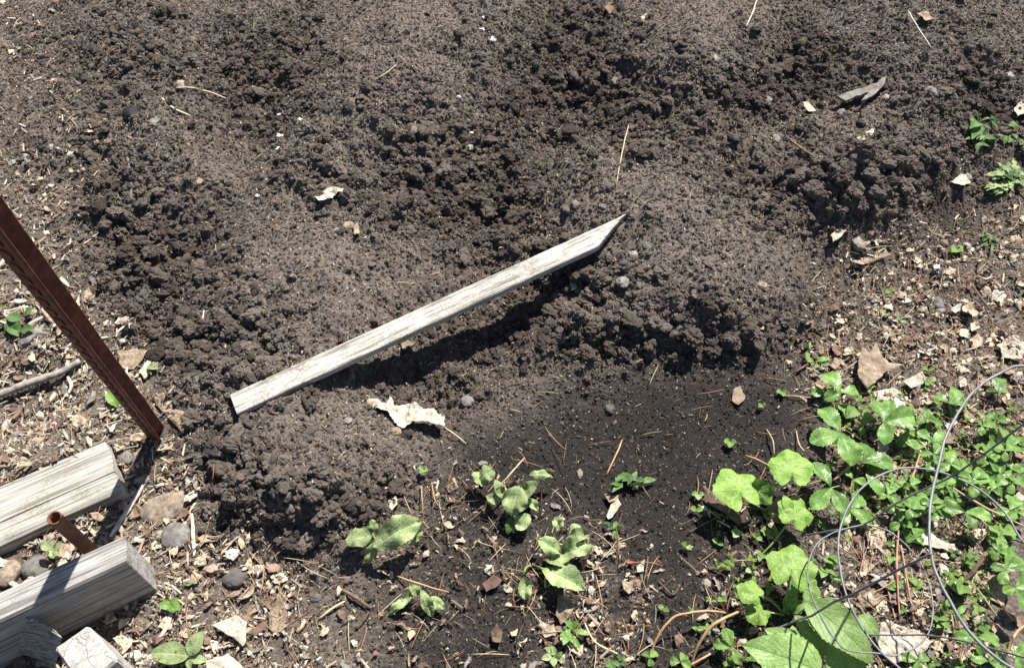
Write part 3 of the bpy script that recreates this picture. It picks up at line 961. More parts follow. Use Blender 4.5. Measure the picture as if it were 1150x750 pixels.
def radial_leaf_mesh(name, R, seed=0, lobes=5, depth=0.16, cup=0.25, ripple=0.10, notch=0.55, serr=0.03):
    """roundish lobed leaf; stalk joins at the origin, the blade spreads round +Y"""
    g = random.Random(seed)
    o = Vector((g.uniform(-50, 50),) * 3)
    nth, nr = 60, 7
    vs, uvs, fs = [(0, 0, 0)], [(0.5, 0.0)], []
    for r in range(1, nr + 1):
        q = r / nr
        for i in range(nth):
            th = 2 * math.pi * i / nth
            d = abs(((th + math.pi) % (2 * math.pi)) - math.pi)          # 0 along +Y
            rad = 1 - depth * (0.5 - 0.5 * math.cos(lobes * th + math.pi * (lobes % 2 == 0))) - (notch * max(0, 1 - (math.pi - d) / 0.42))
            rad *= 1 + serr * math.cos(15 * th + 1)
            rad *= 0.92 - 0.12 * math.cos(th) * -1
            rr = R * q * rad
            x, y = rr * math.sin(th), rr * math.cos(th) + 0.0
            z = -cup * rr * rr / R + ripple * R * q * q * math.cos(lobes * th) * 0.5 + ripple * R * mnoise.noise(Vector((x / R * 2, y / R * 2, 0)) + o)
            z -= 0.03 * R * (abs(math.cos(lobes * th * 0.5)) ** 8) * q
            vs.append((x, y, z)); uvs.append((0.5 + 0.5 * math.sin(lobes * th / 2) * q * 0.9 + 0.0, 0.5 + 0.5 * q))
    for i in range(nth):
        fs.append((0, 1 + i, 1 + (i + 1) % nth))
    for r in range(nr - 1):
        for i in range(nth):
            a, b = 1 + r * nth + i, 1 + r * nth + (i + 1) % nth
            fs.append((a, a + nth, b + nth, b))
    return mesh_from(name, vs, fs, True, uvs)

_lc = [0]
def seed():
    _lc[0] += 1
    return _lc[0] * 13 + 5

def place(o, base, tip, parent=None, roll=0.0, nrm=None):
    y = (tip - base).normalized()
    zz = (nrm or UP)
    z = (zz - y * zz.dot(y))
    if z.length < 1e-4: z = Vector((0, 0.6, 0.8))
    z.normalize()
    z = Matrix.Rotation(roll, 3, y) @ z
    x = y.cross(z)
    m = Matrix((x, y, z)).transposed().to_4x4()
    m.translation = base - (parent.location if parent is not None else Vector())
    o.matrix_local = m
    return o

def leaf(parent, b, t, wr=0.5, hb=0.01, ht=0.01, prof=prof_oval, mat='young', name='leaf', roll=0.0, sink=0.0, **kw):
    """a leaf whose base is at photo point b and tip at t, heights above the soil in metres"""
    B_, T_ = P(b[0], b[1], hb, True), P(t[0], t[1], ht, True)
    L = (T_ - B_).length
    me = blade_mesh(name, L, L * wr, prof, seed(), **kw)
    me.materials.append(M[mat])
    return place(link(name, me, parent), B_, T_, parent, roll)

def stem(parent, pts, r=0.0012, mat='stalk', name='stem', k=6, taper=0.7):
    """a stalk through photo points (x, y, height)"""
    w = [P(p[0], p[1], p[2], True) for p in pts]
    w = smooth_path(w, 4)
    off = parent.location if parent is not None else Vector()
    n = len(w)
    me = tube_mesh(name, [q - off for q in w], [r * (1 - (1 - taper) * i / max(1, n - 1)) for i in range(n)], k)
    return link(name, me, parent, M[mat])

def smooth_path(p, n=6):
    """Catmull-Rom through the points"""
    if len(p) < 3:
        return [p[0].lerp(p[-1], i / n) for i in range(n + 1)]
    out = []
    q = [p[0] * 2 - p[1]] + list(p) + [p[-1] * 2 - p[-2]]
    for i in range(1, len(q) - 2):
        a, b, c, d = q[i - 1:i + 3]
        for j in range(n):
            t = j / n
            out.append(0.5 * ((2 * b) + (c - a) * t + (2 * a - 5 * b + 4 * c - d) * t * t + (3 * b - a - 3 * c + d) * t ** 3))
    out.append(p[-1].copy())
    return out

def plant(name, label, cat, px, py, group=None):
    return thing(name, label, cat, P(px, py, 0, True), group)

SB = dict(prof=prof_obov, mat='strawberry', name='leaflet', serr=0.07, nser=9, quilt=0.04, ripple=0.08, nv=8, m=4, fold=0.30, bend=0.18)
def tri(par, c, tips, h=0.03, wr=0.74, drop=0.008, stalk=None, **kw):
    a = dict(SB); a.update(kw)
    for t in tips:
        leaf(par, c, t, wr * rnd.uniform(.92, 1.08), h, max(0.006, h - drop * rnd.uniform(.2, 1.6)), roll=rnd.uniform(-.25, .25), **a)
    if stalk:
        stem(par, [(stalk[0], stalk[1], 0.0), ((stalk[0] + c[0]) / 2, (stalk[1] + c[1]) / 2, h * 0.75), (c[0], c[1], h - 0.001)], 0.0011)

# --- strawberry plants right of the black compost
p = plant('strawberry_plant', 'strawberry plant whose top leaflets reach up below the big pointed tan leaf', 'plant', 940, 455, 'strawberry plants')
tri(p, (944, 441), [(925, 419), (964, 441), (925, 448)], 0.035, stalk=(940, 458))
tri(p, (927, 443), [(911, 440), (929, 453)], 0.02, 0.8)
tri(p, (950, 470), [(944, 455), (960, 458)], 0.018, 0.7, mat='young')
p = plant('strawberry_plant', 'strawberry plant with silvery flecked dark leaflets at the compost edge', 'plant', 950, 505, 'strawberry plants')
tri(p, (944, 486), [(922, 459), (909, 497), (957, 523)], 0.045, 0.62, stalk=(952, 505))
tri(p, (968, 520), [(962, 497), (1003, 521), (986, 509)], 0.035, 0.7, stalk=(958, 515))
tri(p, (972, 530), [(990, 558), (1002, 531)], 0.028, 0.55)
p = plant('strawberry_plant', 'strawberry plant with three large dark leaflets facing the sky', 'plant', 1000, 480, 'strawberry plants')
tri(p, (992, 474), [(981, 450), (1026, 467), (994, 500)], 0.05, 0.66, stalk=(1005, 495))
tri(p, (994, 472), [(1000, 450)], 0.045, 0.5)
tri(p, (1018, 485), [(1012, 502), (1028, 488), (1024, 476)], 0.03, 0.7)
tri(p, (970, 478), [(966, 488), (975, 462), (960, 472)], 0.025, 0.6, mat='young')
p = plant('strawberry_plant', 'strawberry plant with long leaflets beside the round squash leaf', 'plant', 940, 548, 'strawberry plants')
tri(p, (932, 548), [(914, 519), (910, 572), (952, 579)], 0.045, 0.60, stalk=(944, 545))
tri(p, (958, 538), [(949, 529), (974, 544), (960, 550)], 0.03, 0.6, mat='young')
tri(p, (953, 571), [(978, 589), (968, 556), (944, 590)], 0.022, 0.6)
p = plant('strawberry_plant', 'small strawberry plant among pale leaf scraps under the thick wire', 'plant', 1065, 458, 'strawberry plants')
tri(p, (1066, 453), [(1049, 444), (1086, 452), (1074, 437)], 0.03, 0.62, stalk=(1066, 462))
tri(p, (1071, 457), [(1070, 468), (1084, 460)], 0.02, 0.7)
p = plant('strawberry_plant', 'lone three-leaflet strawberry sprout inside the bend of the thick wire', 'plant', 1120, 445, 'strawberry plants')
tri(p, (1120, 440), [(1107, 439), (1121, 424), (1133, 440)], 0.03, 0.62, stalk=(1121, 450))
p = plant('strawberry_plant', 'strawberry plant with a lighter rosette where two wires cross', 'plant', 1045, 497, 'strawberry plants')
tri(p, (1046, 496), [(1030, 484), (1063, 488), (1054, 505)], 0.035, 0.66, stalk=(1046, 502))
tri(p, (1028, 505), [(1020, 494), (1035, 498), (1029, 515)], 0.03, 0.7, mat='young')
p = plant('strawberry_plant', 'strawberry plant with three broad lobes beside the white curled leaf', 'plant', 1084, 578, 'strawberry plants')
tri(p, (1084, 575), [(1056, 568), (1113, 582), (1093, 595)], 0.045, 0.62, stalk=(1085, 582))
PATCH = [(1030,565,15,'under the crossing of wire and ring'), (1024,545,12,'beside the tan leaning straw'), (1108,512,16,'at the upper rim of the green patch'), (1092,538,16,'under the middle ring'),
 (1118,545,15,'beside the pale diagonal straw'), (1136,532,15,'above the pale diagonal straw'), (1062,545,15,'between the thick wire and the ring'), (1075,522,13,'just above the middle ring'),
 (1055,522,13,'hugging the thick wire'), (1005,568,13,'at the top of the small ring'), (1015,590,14,'inside the small ring top'), (1125,600,15,'below the pale diagonal straw'),
 (1142,575,14,'at the picture edge by the straw'), (1110,485,13,'under the straight wire'), (1135,500,13,'beneath the end of the straight wire'), (1052,572,13,'between thick wire and broad lobed plant'),
 (1000,548,12,'beside the foot of the thick wire loop'), (1128,618,13,'above the large shaded leaf'), (1070,560,12,'right above the broad lobed plant'), (1040,470,11,'beneath the pale pinkish scraps')]
for i, (x, y, r, where) in enumerate(PATCH):
    p = plant('strawberry_plant', 'small strawberry plant ' + where.replace('right ', ''), 'plant', x, y, 'strawberry plants')
    for q_ in range(3 if r > 12 else 2):
        cx, cy = x + rnd.uniform(-8, 8) * q_, y + rnd.uniform(-7, 7) * q_
        a0 = rnd.uniform(0, 6.28)
        rr = r * rnd.uniform(.85, 1.15)
        hh = rnd.uniform(.018, .045)
        tri(p, (cx, cy), [(cx + rr * math.cos(a0 + d), cy + 0.85 * rr * math.sin(a0 + d)) for d in (0, 2.1, -2.1)], hh, 0.72, mat=rnd.choice(['strawberry', 'strawberry', 'young']), stalk=(x, y + 5))
p = plant('strawberry_plant', 'leafy plant half in deep shade at the picture edge', 'plant', 1135, 640, 'strawberry plants')
tri(p, (1130, 640), [(1112, 636), (1136, 622), (1122, 655), (1152, 632)], 0.05, 0.7)
tri(p, (1140, 660), [(1165, 650), (1126, 665), (1155, 685)], 0.06, 0.75)
p = plant('strawberry_plant', 'strawberry plant under the lowest thin wire at the bottom edge', 'plant', 1115, 722, 'strawberry plants')
tri(p, (1098, 715), [(1072, 716), (1122, 722), (1102, 735)], 0.05, 0.6, stalk=(1110, 728))
tri(p, (1110, 742), [(1090, 740), (1118, 728), (1130, 748)], 0.04, 0.75)
tri(p, (1140, 735), [(1128, 722), (1155, 728), (1148, 752)], 0.05, 0.75)
p = plant('strawberry_plant', 'strawberry leaf tuft below the large cream leaf at the bottom edge', 'plant', 1030, 745, 'strawberry plants')
tri(p, (1030, 742), [(1012, 736), (1042, 737), (1030, 762)], 0.035, 0.7)
p = plant('strawberry_plant', 'three-leaflet sprout at the tip of the broad veined leaf', 'plant', 822, 732, 'strawberry plants')
tri(p, (822, 727), [(801, 722), (813, 705), (832, 746)], 0.03, 0.58, mat='young', stalk=(830, 732))
p = plant('strawberry_plant', 'bright three-leaflet sprout by the brown arching runner', 'plant', 730, 738, 'strawberry plants')
tri(p, (729, 738), [(722, 733), (737, 731), (731, 748)], 0.012, 0.85, mat='young')
p = plant('strawberry_plant', 'round-leaved sprout beneath the end of the runner', 'plant', 765, 742, 'strawberry plants')
tri(p, (764, 743), [(752, 742), (770, 735), (776, 748)], 0.012, 0.8, mat='young')

# --- squash seedlings
def squash_leaf(par, c, r, dirp, h=0.05, tilt=(0, 0), mat='squash', cup=0.2, **kw):
    C_ = P(c[0], c[1], h, True); T_ = P(dirp[0], dirp[1], h + tilt[0], True)
    rad = (P(c[0] + r, c[1], h, True) - C_).length
    me = radial_leaf_mesh('leaf', rad, seed(), cup=cup, **kw)
    me.materials.append(M[mat])
    place(link('leaf', me, par), C_, T_, par, tilt[1])
p = plant('squash_seedling', 'bright squash seedling with round lobed leaves at the compost edge', 'plant', 862, 572, 'squash seedlings')
squash_leaf(p, (830, 550), 31, (818, 530), 0.065, (0.0, 0.1), ripple=0.16)
squash_leaf(p, (889, 527), 27, (888, 505), 0.075, (0.0, -0.1), ripple=0.14, depth=0.08)
squash_leaf(p, (893, 577), 23, (895, 570), 0.055, (0.0, 0.15), ripple=0.14, notch=0.4)
squash_leaf(p, (852, 553), 17, (862, 548), 0.05, (0.005, 0.45), ripple=0.2, cup=-0.5, mat='young')
leaf(p, (887, 577), (880, 556), 0.6, 0.05, 0.055, prof_oval, 'squash')
stem(p, [(862, 575, 0), (845, 564, 0.035), (832, 552, 0.063)], 0.0022)
stem(p, [(862, 575, 0), (870, 578, 0.03), (893, 578, 0.053)], 0.0024)
stem(p, [(862, 575, 0), (868, 550, 0.04), (888, 530, 0.073)], 0.002)
p = plant('squash_seedling', 'squash seedling with one large round leaf touched by the wire loop', 'plant', 880, 690, 'squash seedlings')
squash_leaf(p, (889, 638), 31, (893, 612), 0.075, (0.0, -0.1), ripple=0.12)
squash_leaf(p, (845, 665), 17, (828, 656), 0.05, (0, 0.1), ripple=0.12, notch=0.3)
squash_leaf(p, (852, 687), 16, (840, 696), 0.035, (0, 0.2), ripple=0.2, notch=0.3)
squash_leaf(p, (905, 660), 18, (912, 650), 0.03, (0, 0.0), ripple=0.12, mat='young')
leaf(p, (884, 684), (892, 658), 0.6, 0.03, 0.045, prof_ovate, 'young', quilt=0.02)
leaf(p, (888, 686), (908, 675), 0.6, 0.025, 0.03, prof_ovate, 'young', quilt=0.02)
stem(p, [(880, 690, 0), (883, 670, 0.045), (889, 640, 0.073)], 0.0024)
stem(p, [(880, 690, 0.0), (868, 676, 0.03), (847, 666, 0.049)], 0.0018)
stem(p, [(880, 690, 0.005), (868, 688, 0.022), (853, 687, 0.034)], 0.0016)

# --- broad veined leaves at the bottom edge
BV = dict(prof=prof_ovate, mat='foxglove', serr=0.03, nser=16, quilt=0.022, nv=9, m=6, bend=0.22, fold=0.12, ripple=0.05)
p = plant('broad_leaved_plant', 'large plant with broad veined toothed leaves at the bottom edge', 'plant', 925, 735)
leaf(p, (925, 757), (833, 724), 0.62, 0.07, 0.085, roll=-0.1, **BV)
leaf(p, (905, 676), (982, 745), 0.50, 0.075, 0.07, roll=0.12, **BV)
leaf(p, (955, 775), (935, 712), 0.75, 0.045, 0.055, **BV)
leaf(p, (928, 735), (892, 690), 0.55, 0.035, 0.045, **BV)
leaf(p, (905, 735), (858, 706), 0.55, 0.045, 0.06, **BV)
leaf(p, (890, 730), (890, 702), 0.6, 0.05, 0.055, **BV)
leaf(p, (965, 690), (985, 716), 0.7, 0.05, 0.045, **BV)
stem(p, [(925, 740, 0), (915, 705, 0.05), (905, 678, 0.074)], 0.0025)
stem(p, [(925, 740, 0), (930, 752, 0.05), (925, 757, 0.069)], 0.0025)

# --- fuzzy grey-green plants in the compost
FZ = dict(mat='fuzzy', quilt=0.06, nv=8, m=5, ripple=0.24, n=24, serr=0.02, nser=12)
p = plant('fuzzy_plant', 'wilted grey-green plant arching over its own shadow at the heap foot', 'plant', 424, 614, 'fuzzy grey-green plants')
leaf(p, (418, 601), (388, 609), 0.78, 0.025, 0.03, prof_oval, bend=0.15, **FZ)
leaf(p, (423, 600), (415, 583), 0.75, 0.02, 0.035, prof_oval, bend=0.2, **FZ)
leaf(p, (419, 614), (472, 586), 0.52, 0.045, 0.04, prof_oval, bend=0.42, roll=0.25, **FZ)
leaf(p, (424, 607), (412, 634), 0.42, 0.035, 0.01, prof_oval, bend=0.2, **FZ)
leaf(p, (460, 612), (474, 594), 0.55, 0.012, 0.03, prof_oval, bend=0.1, **FZ)
stem(p, [(424, 617, 0), (424, 610, 0.03), (420, 602, 0.028)], 0.0016, 'stalk')
p = plant('fuzzy_plant', 'small limp green plant on needles below the wilted plant', 'plant', 470, 672, 'fuzzy grey-green plants')
leaf(p, (468, 664), (435, 690), 0.30, 0.02, 0.008, prof_lance, bend=0.1, **FZ)
leaf(p, (470, 668), (460, 656), 0.7, 0.015, 0.03, prof_oval, **FZ)
leaf(p, (472, 660), (486, 694), 0.36, 0.03, 0.006, prof_lance, bend=0.25, **FZ)
leaf(p, (480, 672), (500, 684), 0.6, 0.02, 0.01, prof_ovate, **FZ)
p = plant('fuzzy_plant', 'clump of round fuzzy leaves in the black compost', 'plant', 572, 575, 'fuzzy grey-green plants')
leaf(p, (583, 545), (574, 579), 0.86, 0.045, 0.03, prof_oval, bend=0.12, **FZ)
leaf(p, (586, 560), (602, 540), 0.62, 0.025, 0.045, prof_oval, bend=0.15, **FZ)
leaf(p, (594, 577), (581, 596), 0.75, 0.025, 0.02, prof_oval, bend=0.1, **FZ)
leaf(p, (540, 538), (556, 528), 1.1, 0.035, 0.04, prof_oval, bend=0.5, **FZ)
leaf(p, (548, 545), (530, 530), 0.6, 0.03, 0.03, prof_oval, bend=0.3, **FZ)
leaf(p, (594, 533), (622, 535), 0.36, 0.035, 0.03, prof_oval, bend=0.25, **FZ)
leaf(p, (560, 566), (546, 556), 0.7, 0.02, 0.03, prof_oval, **FZ)
leaf(p, (565, 560), (556, 538), 0.5, 0.03, 0.04, prof_oval, **FZ)
leaf(p, (590, 558), (604, 574), 0.5, 0.02, 0.01, prof_oval, **FZ)
leaf(p, (575, 580), (570, 600), 0.5, 0.015, 0.006, prof_oval, mat='weed', quilt=0.02)
stem(p, [(572, 577, 0), (570, 560, 0.03), (575, 550, 0.04)], 0.0018)
p = plant('fuzzy_plant', 'fuzzy plant with one long smooth leaf stretched across pale chaff', 'plant', 597, 634, 'fuzzy grey-green plants')
leaf(p, (598, 632), (657, 663), 0.44, 0.014, 0.03, prof_spoon, bend=0.12, **FZ)
leaf(p, (606, 628), (641, 632), 0.42, 0.022, 0.028, prof_spoon, bend=0.15, **FZ)
leaf(p, (616, 628), (666, 612), 0.42, 0.022, 0.04, prof_oval, bend=0.15, **FZ)
leaf(p, (630, 622), (604, 606), 0.65, 0.03, 0.03, prof_oval, bend=0.25, **FZ)
leaf(p, (634, 607), (662, 600), 0.6, 0.03, 0.04, prof_oval, bend=0.3, **FZ)
leaf(p, (630, 596), (622, 580), 0.8, 0.02, 0.035, prof_oval, bend=0.3, **FZ)
leaf(p, (588, 640), (590, 672), 0.5, 0.035, 0.012, prof_spoon, bend=0.15, **FZ)
leaf(p, (640, 600), (652, 590), 0.8, 0.03, 0.03, prof_oval, bend=0.3, **FZ)
stem(p, [(597, 636, 0), (612, 626, 0.018), (632, 618, 0.026)], 0.002, 'stem_red')
stem(p, [(597, 636, 0), (592, 636, 0.03), (588, 642, 0.034)], 0.0018)

# --- little weeds
def weed(label, px, py, n, r, mat='weed', prof=prof_lance, wr=0.32, h=0.02, name='weed', group='little weeds', up=0.4, jit=0.3):
    p = plant(name, label, 'weed', px, py, group)
    for i in range(n):
        a = 6.283 * i / n + rnd.uniform(-.4, .4)
        rr = r * rnd.uniform(.6, 1.1)
        bx, by = px + rnd.uniform(-1, 1) * r * jit, py + rnd.uniform(-1, 1) * r * jit
        leaf(p, (bx, by), (bx + rr * math.cos(a), by + rr * 0.85 * math.sin(a)), wr * rnd.uniform(.8, 1.25), h * rnd.uniform(.2, 1), h * rnd.uniform(.4, 1.3), prof, mat, bend=0.2, n=8, m=2)
    return p
weed('narrow-leaved dark weed growing alone in the black compost', 708, 540, 13, 22, jit=0.45)
weed('tiny weed with few thin leaves on the bare compost', 690, 592, 7, 13, h=0.012)
weed('yellow-tipped weed amid brown leaf scraps at the bottom edge', 640, 712, 9, 18, 'young', prof_oval, 0.4)
weed('grey-green weed at the bottom edge beside a grey pebble', 690, 745, 8, 15, 'weed', prof_oval, 0.4)
weed('green weed of small oval leaves just above the bottom edge', 622, 735, 7, 15, 'fuzzy', prof_oval, 0.55)
weed('dense little weed inside the small wire ring', 1020, 650, 14, 15, 'young', prof_oval, 0.5, 0.015, jit=1.2)
weed('leafy weed under the thick wire near the bottom', 1062, 690, 12, 20, 'young', prof_lance, 0.4, 0.03, jit=0.7)
weed('little weed beside the dark compost above the strawberry sprouts', 915, 402, 8, 14, 'young', prof_oval, 0.4, 0.012, jit=0.8)
weed('pale green weed below the loop of thick wire', 1078, 655, 6, 16, 'young', prof_oval, 0.5, 0.03)
weed('green weed at the base of the small wire ring', 930, 640, 8, 14, 'young', prof_oval, 0.5, 0.02, jit=.8)
weed('low weed of round leaves beside the grey pebble', 14, 362, 9, 22, 'weed', prof_oval, 0.7, 0.015, jit=0.7)
weed('thin grassy tuft on the mulch below the jagged weed', 1112, 270, 9, 15, 'weed', prof_lance, 0.12, 0.02)
weed('small upright green weed on the bed edge', 1107, 148, 18, 17, 'weed', prof_lance, 0.3, 0.025, jit=0.9)
weed('small dark weed at the picture edge of the bed', 1140, 152, 12, 12, 'weed', prof_oval, 0.4, 0.018, jit=0.9)
p = plant('weed', 'jagged pale green rosette weed on the litter at the bed end', 'weed', 1132, 202, 'little weeds')
for i in range(24):
    a = 6.283 * i / 24 + rnd.uniform(-.2, .2)
    rr = 29 * rnd.uniform(.55, 1.1)
    leaf(p, (1132 + rnd.uniform(-8, 8), 202 + rnd.uniform(-8, 8)), (1132 + rr * math.cos(a), 202 + rr * .85 * math.sin(a)), 0.30, 0.004, 0.014, lambda t: prof_oval(t) * (0.7 + 0.3 * math.cos(t * 31)), 'fuzzy' if i % 3 else 'weed', bend=0.25, n=20, m=2)
p = plant('sage_seedling', 'seedling with two big oval green leaves by the peg', 'seedling', 213, 738, 'seedlings')
leaf(p, (212, 736), (169, 733), 0.60, 0.02, 0.03, prof_oval, 'fuzzy', quilt=0.012, nv=8, m=5, n=18, bend=0.15)
leaf(p, (213, 736), (229, 708), 0.62, 0.02, 0.035, prof_oval, 'fuzzy', quilt=0.012, nv=8, m=5, n=18, bend=0.15)
leaf(p, (214, 740), (233, 742), 0.5, 0.015, 0.02, prof_oval, 'fuzzy')
leaf(p, (212, 740), (214, 752), 0.5, 0.015, 0.02, prof_oval, 'fuzzy')
p = plant('seedling', 'three-lobed green seedling in the gap between the two timbers', 'seedling', 62, 618, 'seedlings')
for t_ in ((46, 611), (72, 611), (60, 627), (66, 622)):
    leaf(p, (61, 617), t_, 0.75, 0.025, 0.03, prof_obov, 'fuzzy', bend=0.25)
p = plant('seedling', 'cluster of small round leaves at the end of the timber on edge', 'seedling', 194, 680, 'seedlings')
for t_ in ((178, 679), (201, 671), (198, 687), (203, 684)):
    leaf(p, (192, 680), t_, 0.8, 0.015, 0.02, prof_oval, 'young', bend=0.2)
p = plant('seedling', 'single bright yellow-green blade by the rusty post', 'seedling', 127, 452, 'seedlings')
leaf(p, (133, 457), (121, 440), 0.5, 0.008, 0.02, prof_oval, 'squash', bend=0.3)
leaf(p, (133, 457), (124, 452), 0.5, 0.008, 0.02, prof_oval, 'squash', bend=0.3)
fl = link('fallen_leaf', blade_mesh('fallen_leaf', 0.027, 0.017, prof_oval, seed(), quilt=0.03, bend=0.15), None, M['fuzzy'])
place(fl, P(167, 410, .012, True), P(187, 419, .014, True))
tag(fl, 'oval grey-green fallen leaf on the soil beside the rusty post', 'leaf')

TINY = [(860,596,5,'under the squash leaf shadow'),(784,555,6,'next to the pale scrap of leaf by the squash'),(782,572,6,'with twin pale leaves left of the squash'.replace('left of','near')),(771,613,6,'beside a thin straw in the compost'),
 (806,609,6,'in the shadow of the big squash leaf'),(828,598,6,'beneath the lobed squash leaf'),(850,603,6,'beneath the squash stalk'),(868,601,6,'deep under the squash seedling'),(869,627,7,'at the foot of the round squash leaf'),
 (811,672,5,'beside the white pebble'),(745,683,6,'alone on the bare black compost'),(820,496,6,'by a stick in the upper compost'),(783,705,6,'inside the arch of the runner'),(843,640,5,'with a yellow stem by the squash'),
 (878,440,5,'in the compost above the strawberry plants'),(856,455,4,'in the compost near a curled stem'),(1000,327,5,'in the dry litter by broken twigs'),(1012,360,5,'in the litter above the big tan leaf'),(1075,280,6,'on the dark patch at the bed end'),
 (995,352,4,'under pale flakes in the litter'),(1042,415,5,'beside the big tan leaf tip'),(1045,428,6,'between the big tan leaf and the thick wire'),(475,527,5,'at the foot of the soil heap'),(210,655,4,'on the mulch by the timber end'),
 (1018,545,5,'by the leaning tan straw'),(118,395,5,'beside the rusty post in the mulch')]
for x, y, r, w in TINY:
    p = plant('seedling', 'tiny two-leaved green seedling ' + w, 'seedling', x, y, 'seedlings')
    a = rnd.uniform(-.7, .7)
    for s in (0, math.pi, a + 1.5)[:2 + (rnd.random() < .4)]:
        leaf(p, (x, y), (x + r * 1.25 * math.cos(a + s), y + r * 1.1 * math.sin(a + s)), 0.85, 0.008, 0.012, prof_oval, rnd.choice(['young', 'fuzzy', 'young']), bend=0.2, n=8, m=3)

# ------------------------------------------------------------------ wire cage
cage = thing('wire_cage', 'round galvanised wire plant cage standing over the strawberry patch', 'plant cage', P(1030, 660, 0, True))
def wire(name, pts, r=0.0019, n=8):
    w = smooth_path([plane_pt(a, b, h) for a, b, h in pts], n)
    w = [q + Vector([0.0022 * mnoise.noise(q * 14 + Vector((k * 9, 0, 0))) + 0.0007 * mnoise.noise(q * 60 + Vector((k * 5, 0, 0))) for k in range(3)]) for q in w]
    me = tube_mesh(name, [q - cage.location for q in w], r, 8)
    return link(name, me, cage, M['wire'])
wire('ring', [(970,588,.10),(1000,597,.10),(1030,625,.10),(1046,662,.10),(1047,698,.10),(1035,721,.10),(1008,735,.10),(985,734,.10),(952,730,.10),(936,716,.10),(920,690,.10),(908,660,.10),(908,632,.10),(918,610,.10),(938,597,.10),(970,588,.10)], 0.0011)
wire('ring', [(1250,690,.22),(1200,650,.22),(1150,610,.22),(1130,577,.22),(1102,551,.22),(1072,535,.22),(1040,526,.22),(1010,526,.22),(981,537,.22),(962,553,.22),(948,580,.22),(942,610,.22),(944,640,.22),(951,670,.22),(966,700,.22),(986,727,.22),(1012,750,.22),(1060,790,.22),(1130,800,.22),(1210,760,.22),(1250,690,.22)], 0.00135)
wire('ring', [(1290,440,.36),(1220,410,.36),(1150,410,.36),(1128,416,.36),(1100,433,.36),(1075,465,.36),(1058,505,.36),(1047,545,.36),(1043,590,.36),(1046,622,.36),(1052,645,.36),(1066,673,.36),(1085,705,.36),(1110,731,.36),(1142,753,.36),(1220,780,.36),(1300,720,.36),(1330,560,.36),(1290,440,.36)], 0.0017)
wire('upright', [(900,602,.02),(935,596,.07),(970,588,.10),(1008,565,.15),(1072,532,.22),(1112,505,.29),(1150,477,.36),(1200,440,.46)], 0.0014)
wire('upright', [(846,730,.0),(851,720,.02),(865,709,.045),(890,698,.07),(904,693,.085),(913,690,.10),(926,682,.13),(950,670,.22),(1008,640,.31),(1030,629,.345),(1046,622,.362)], 0.0015)
wire('upright', [(968,712,.05),(1000,712,.07),(1040,713,.10),(1090,722,.16),(1130,733,.22),(1180,744,.30)], 0.0012)

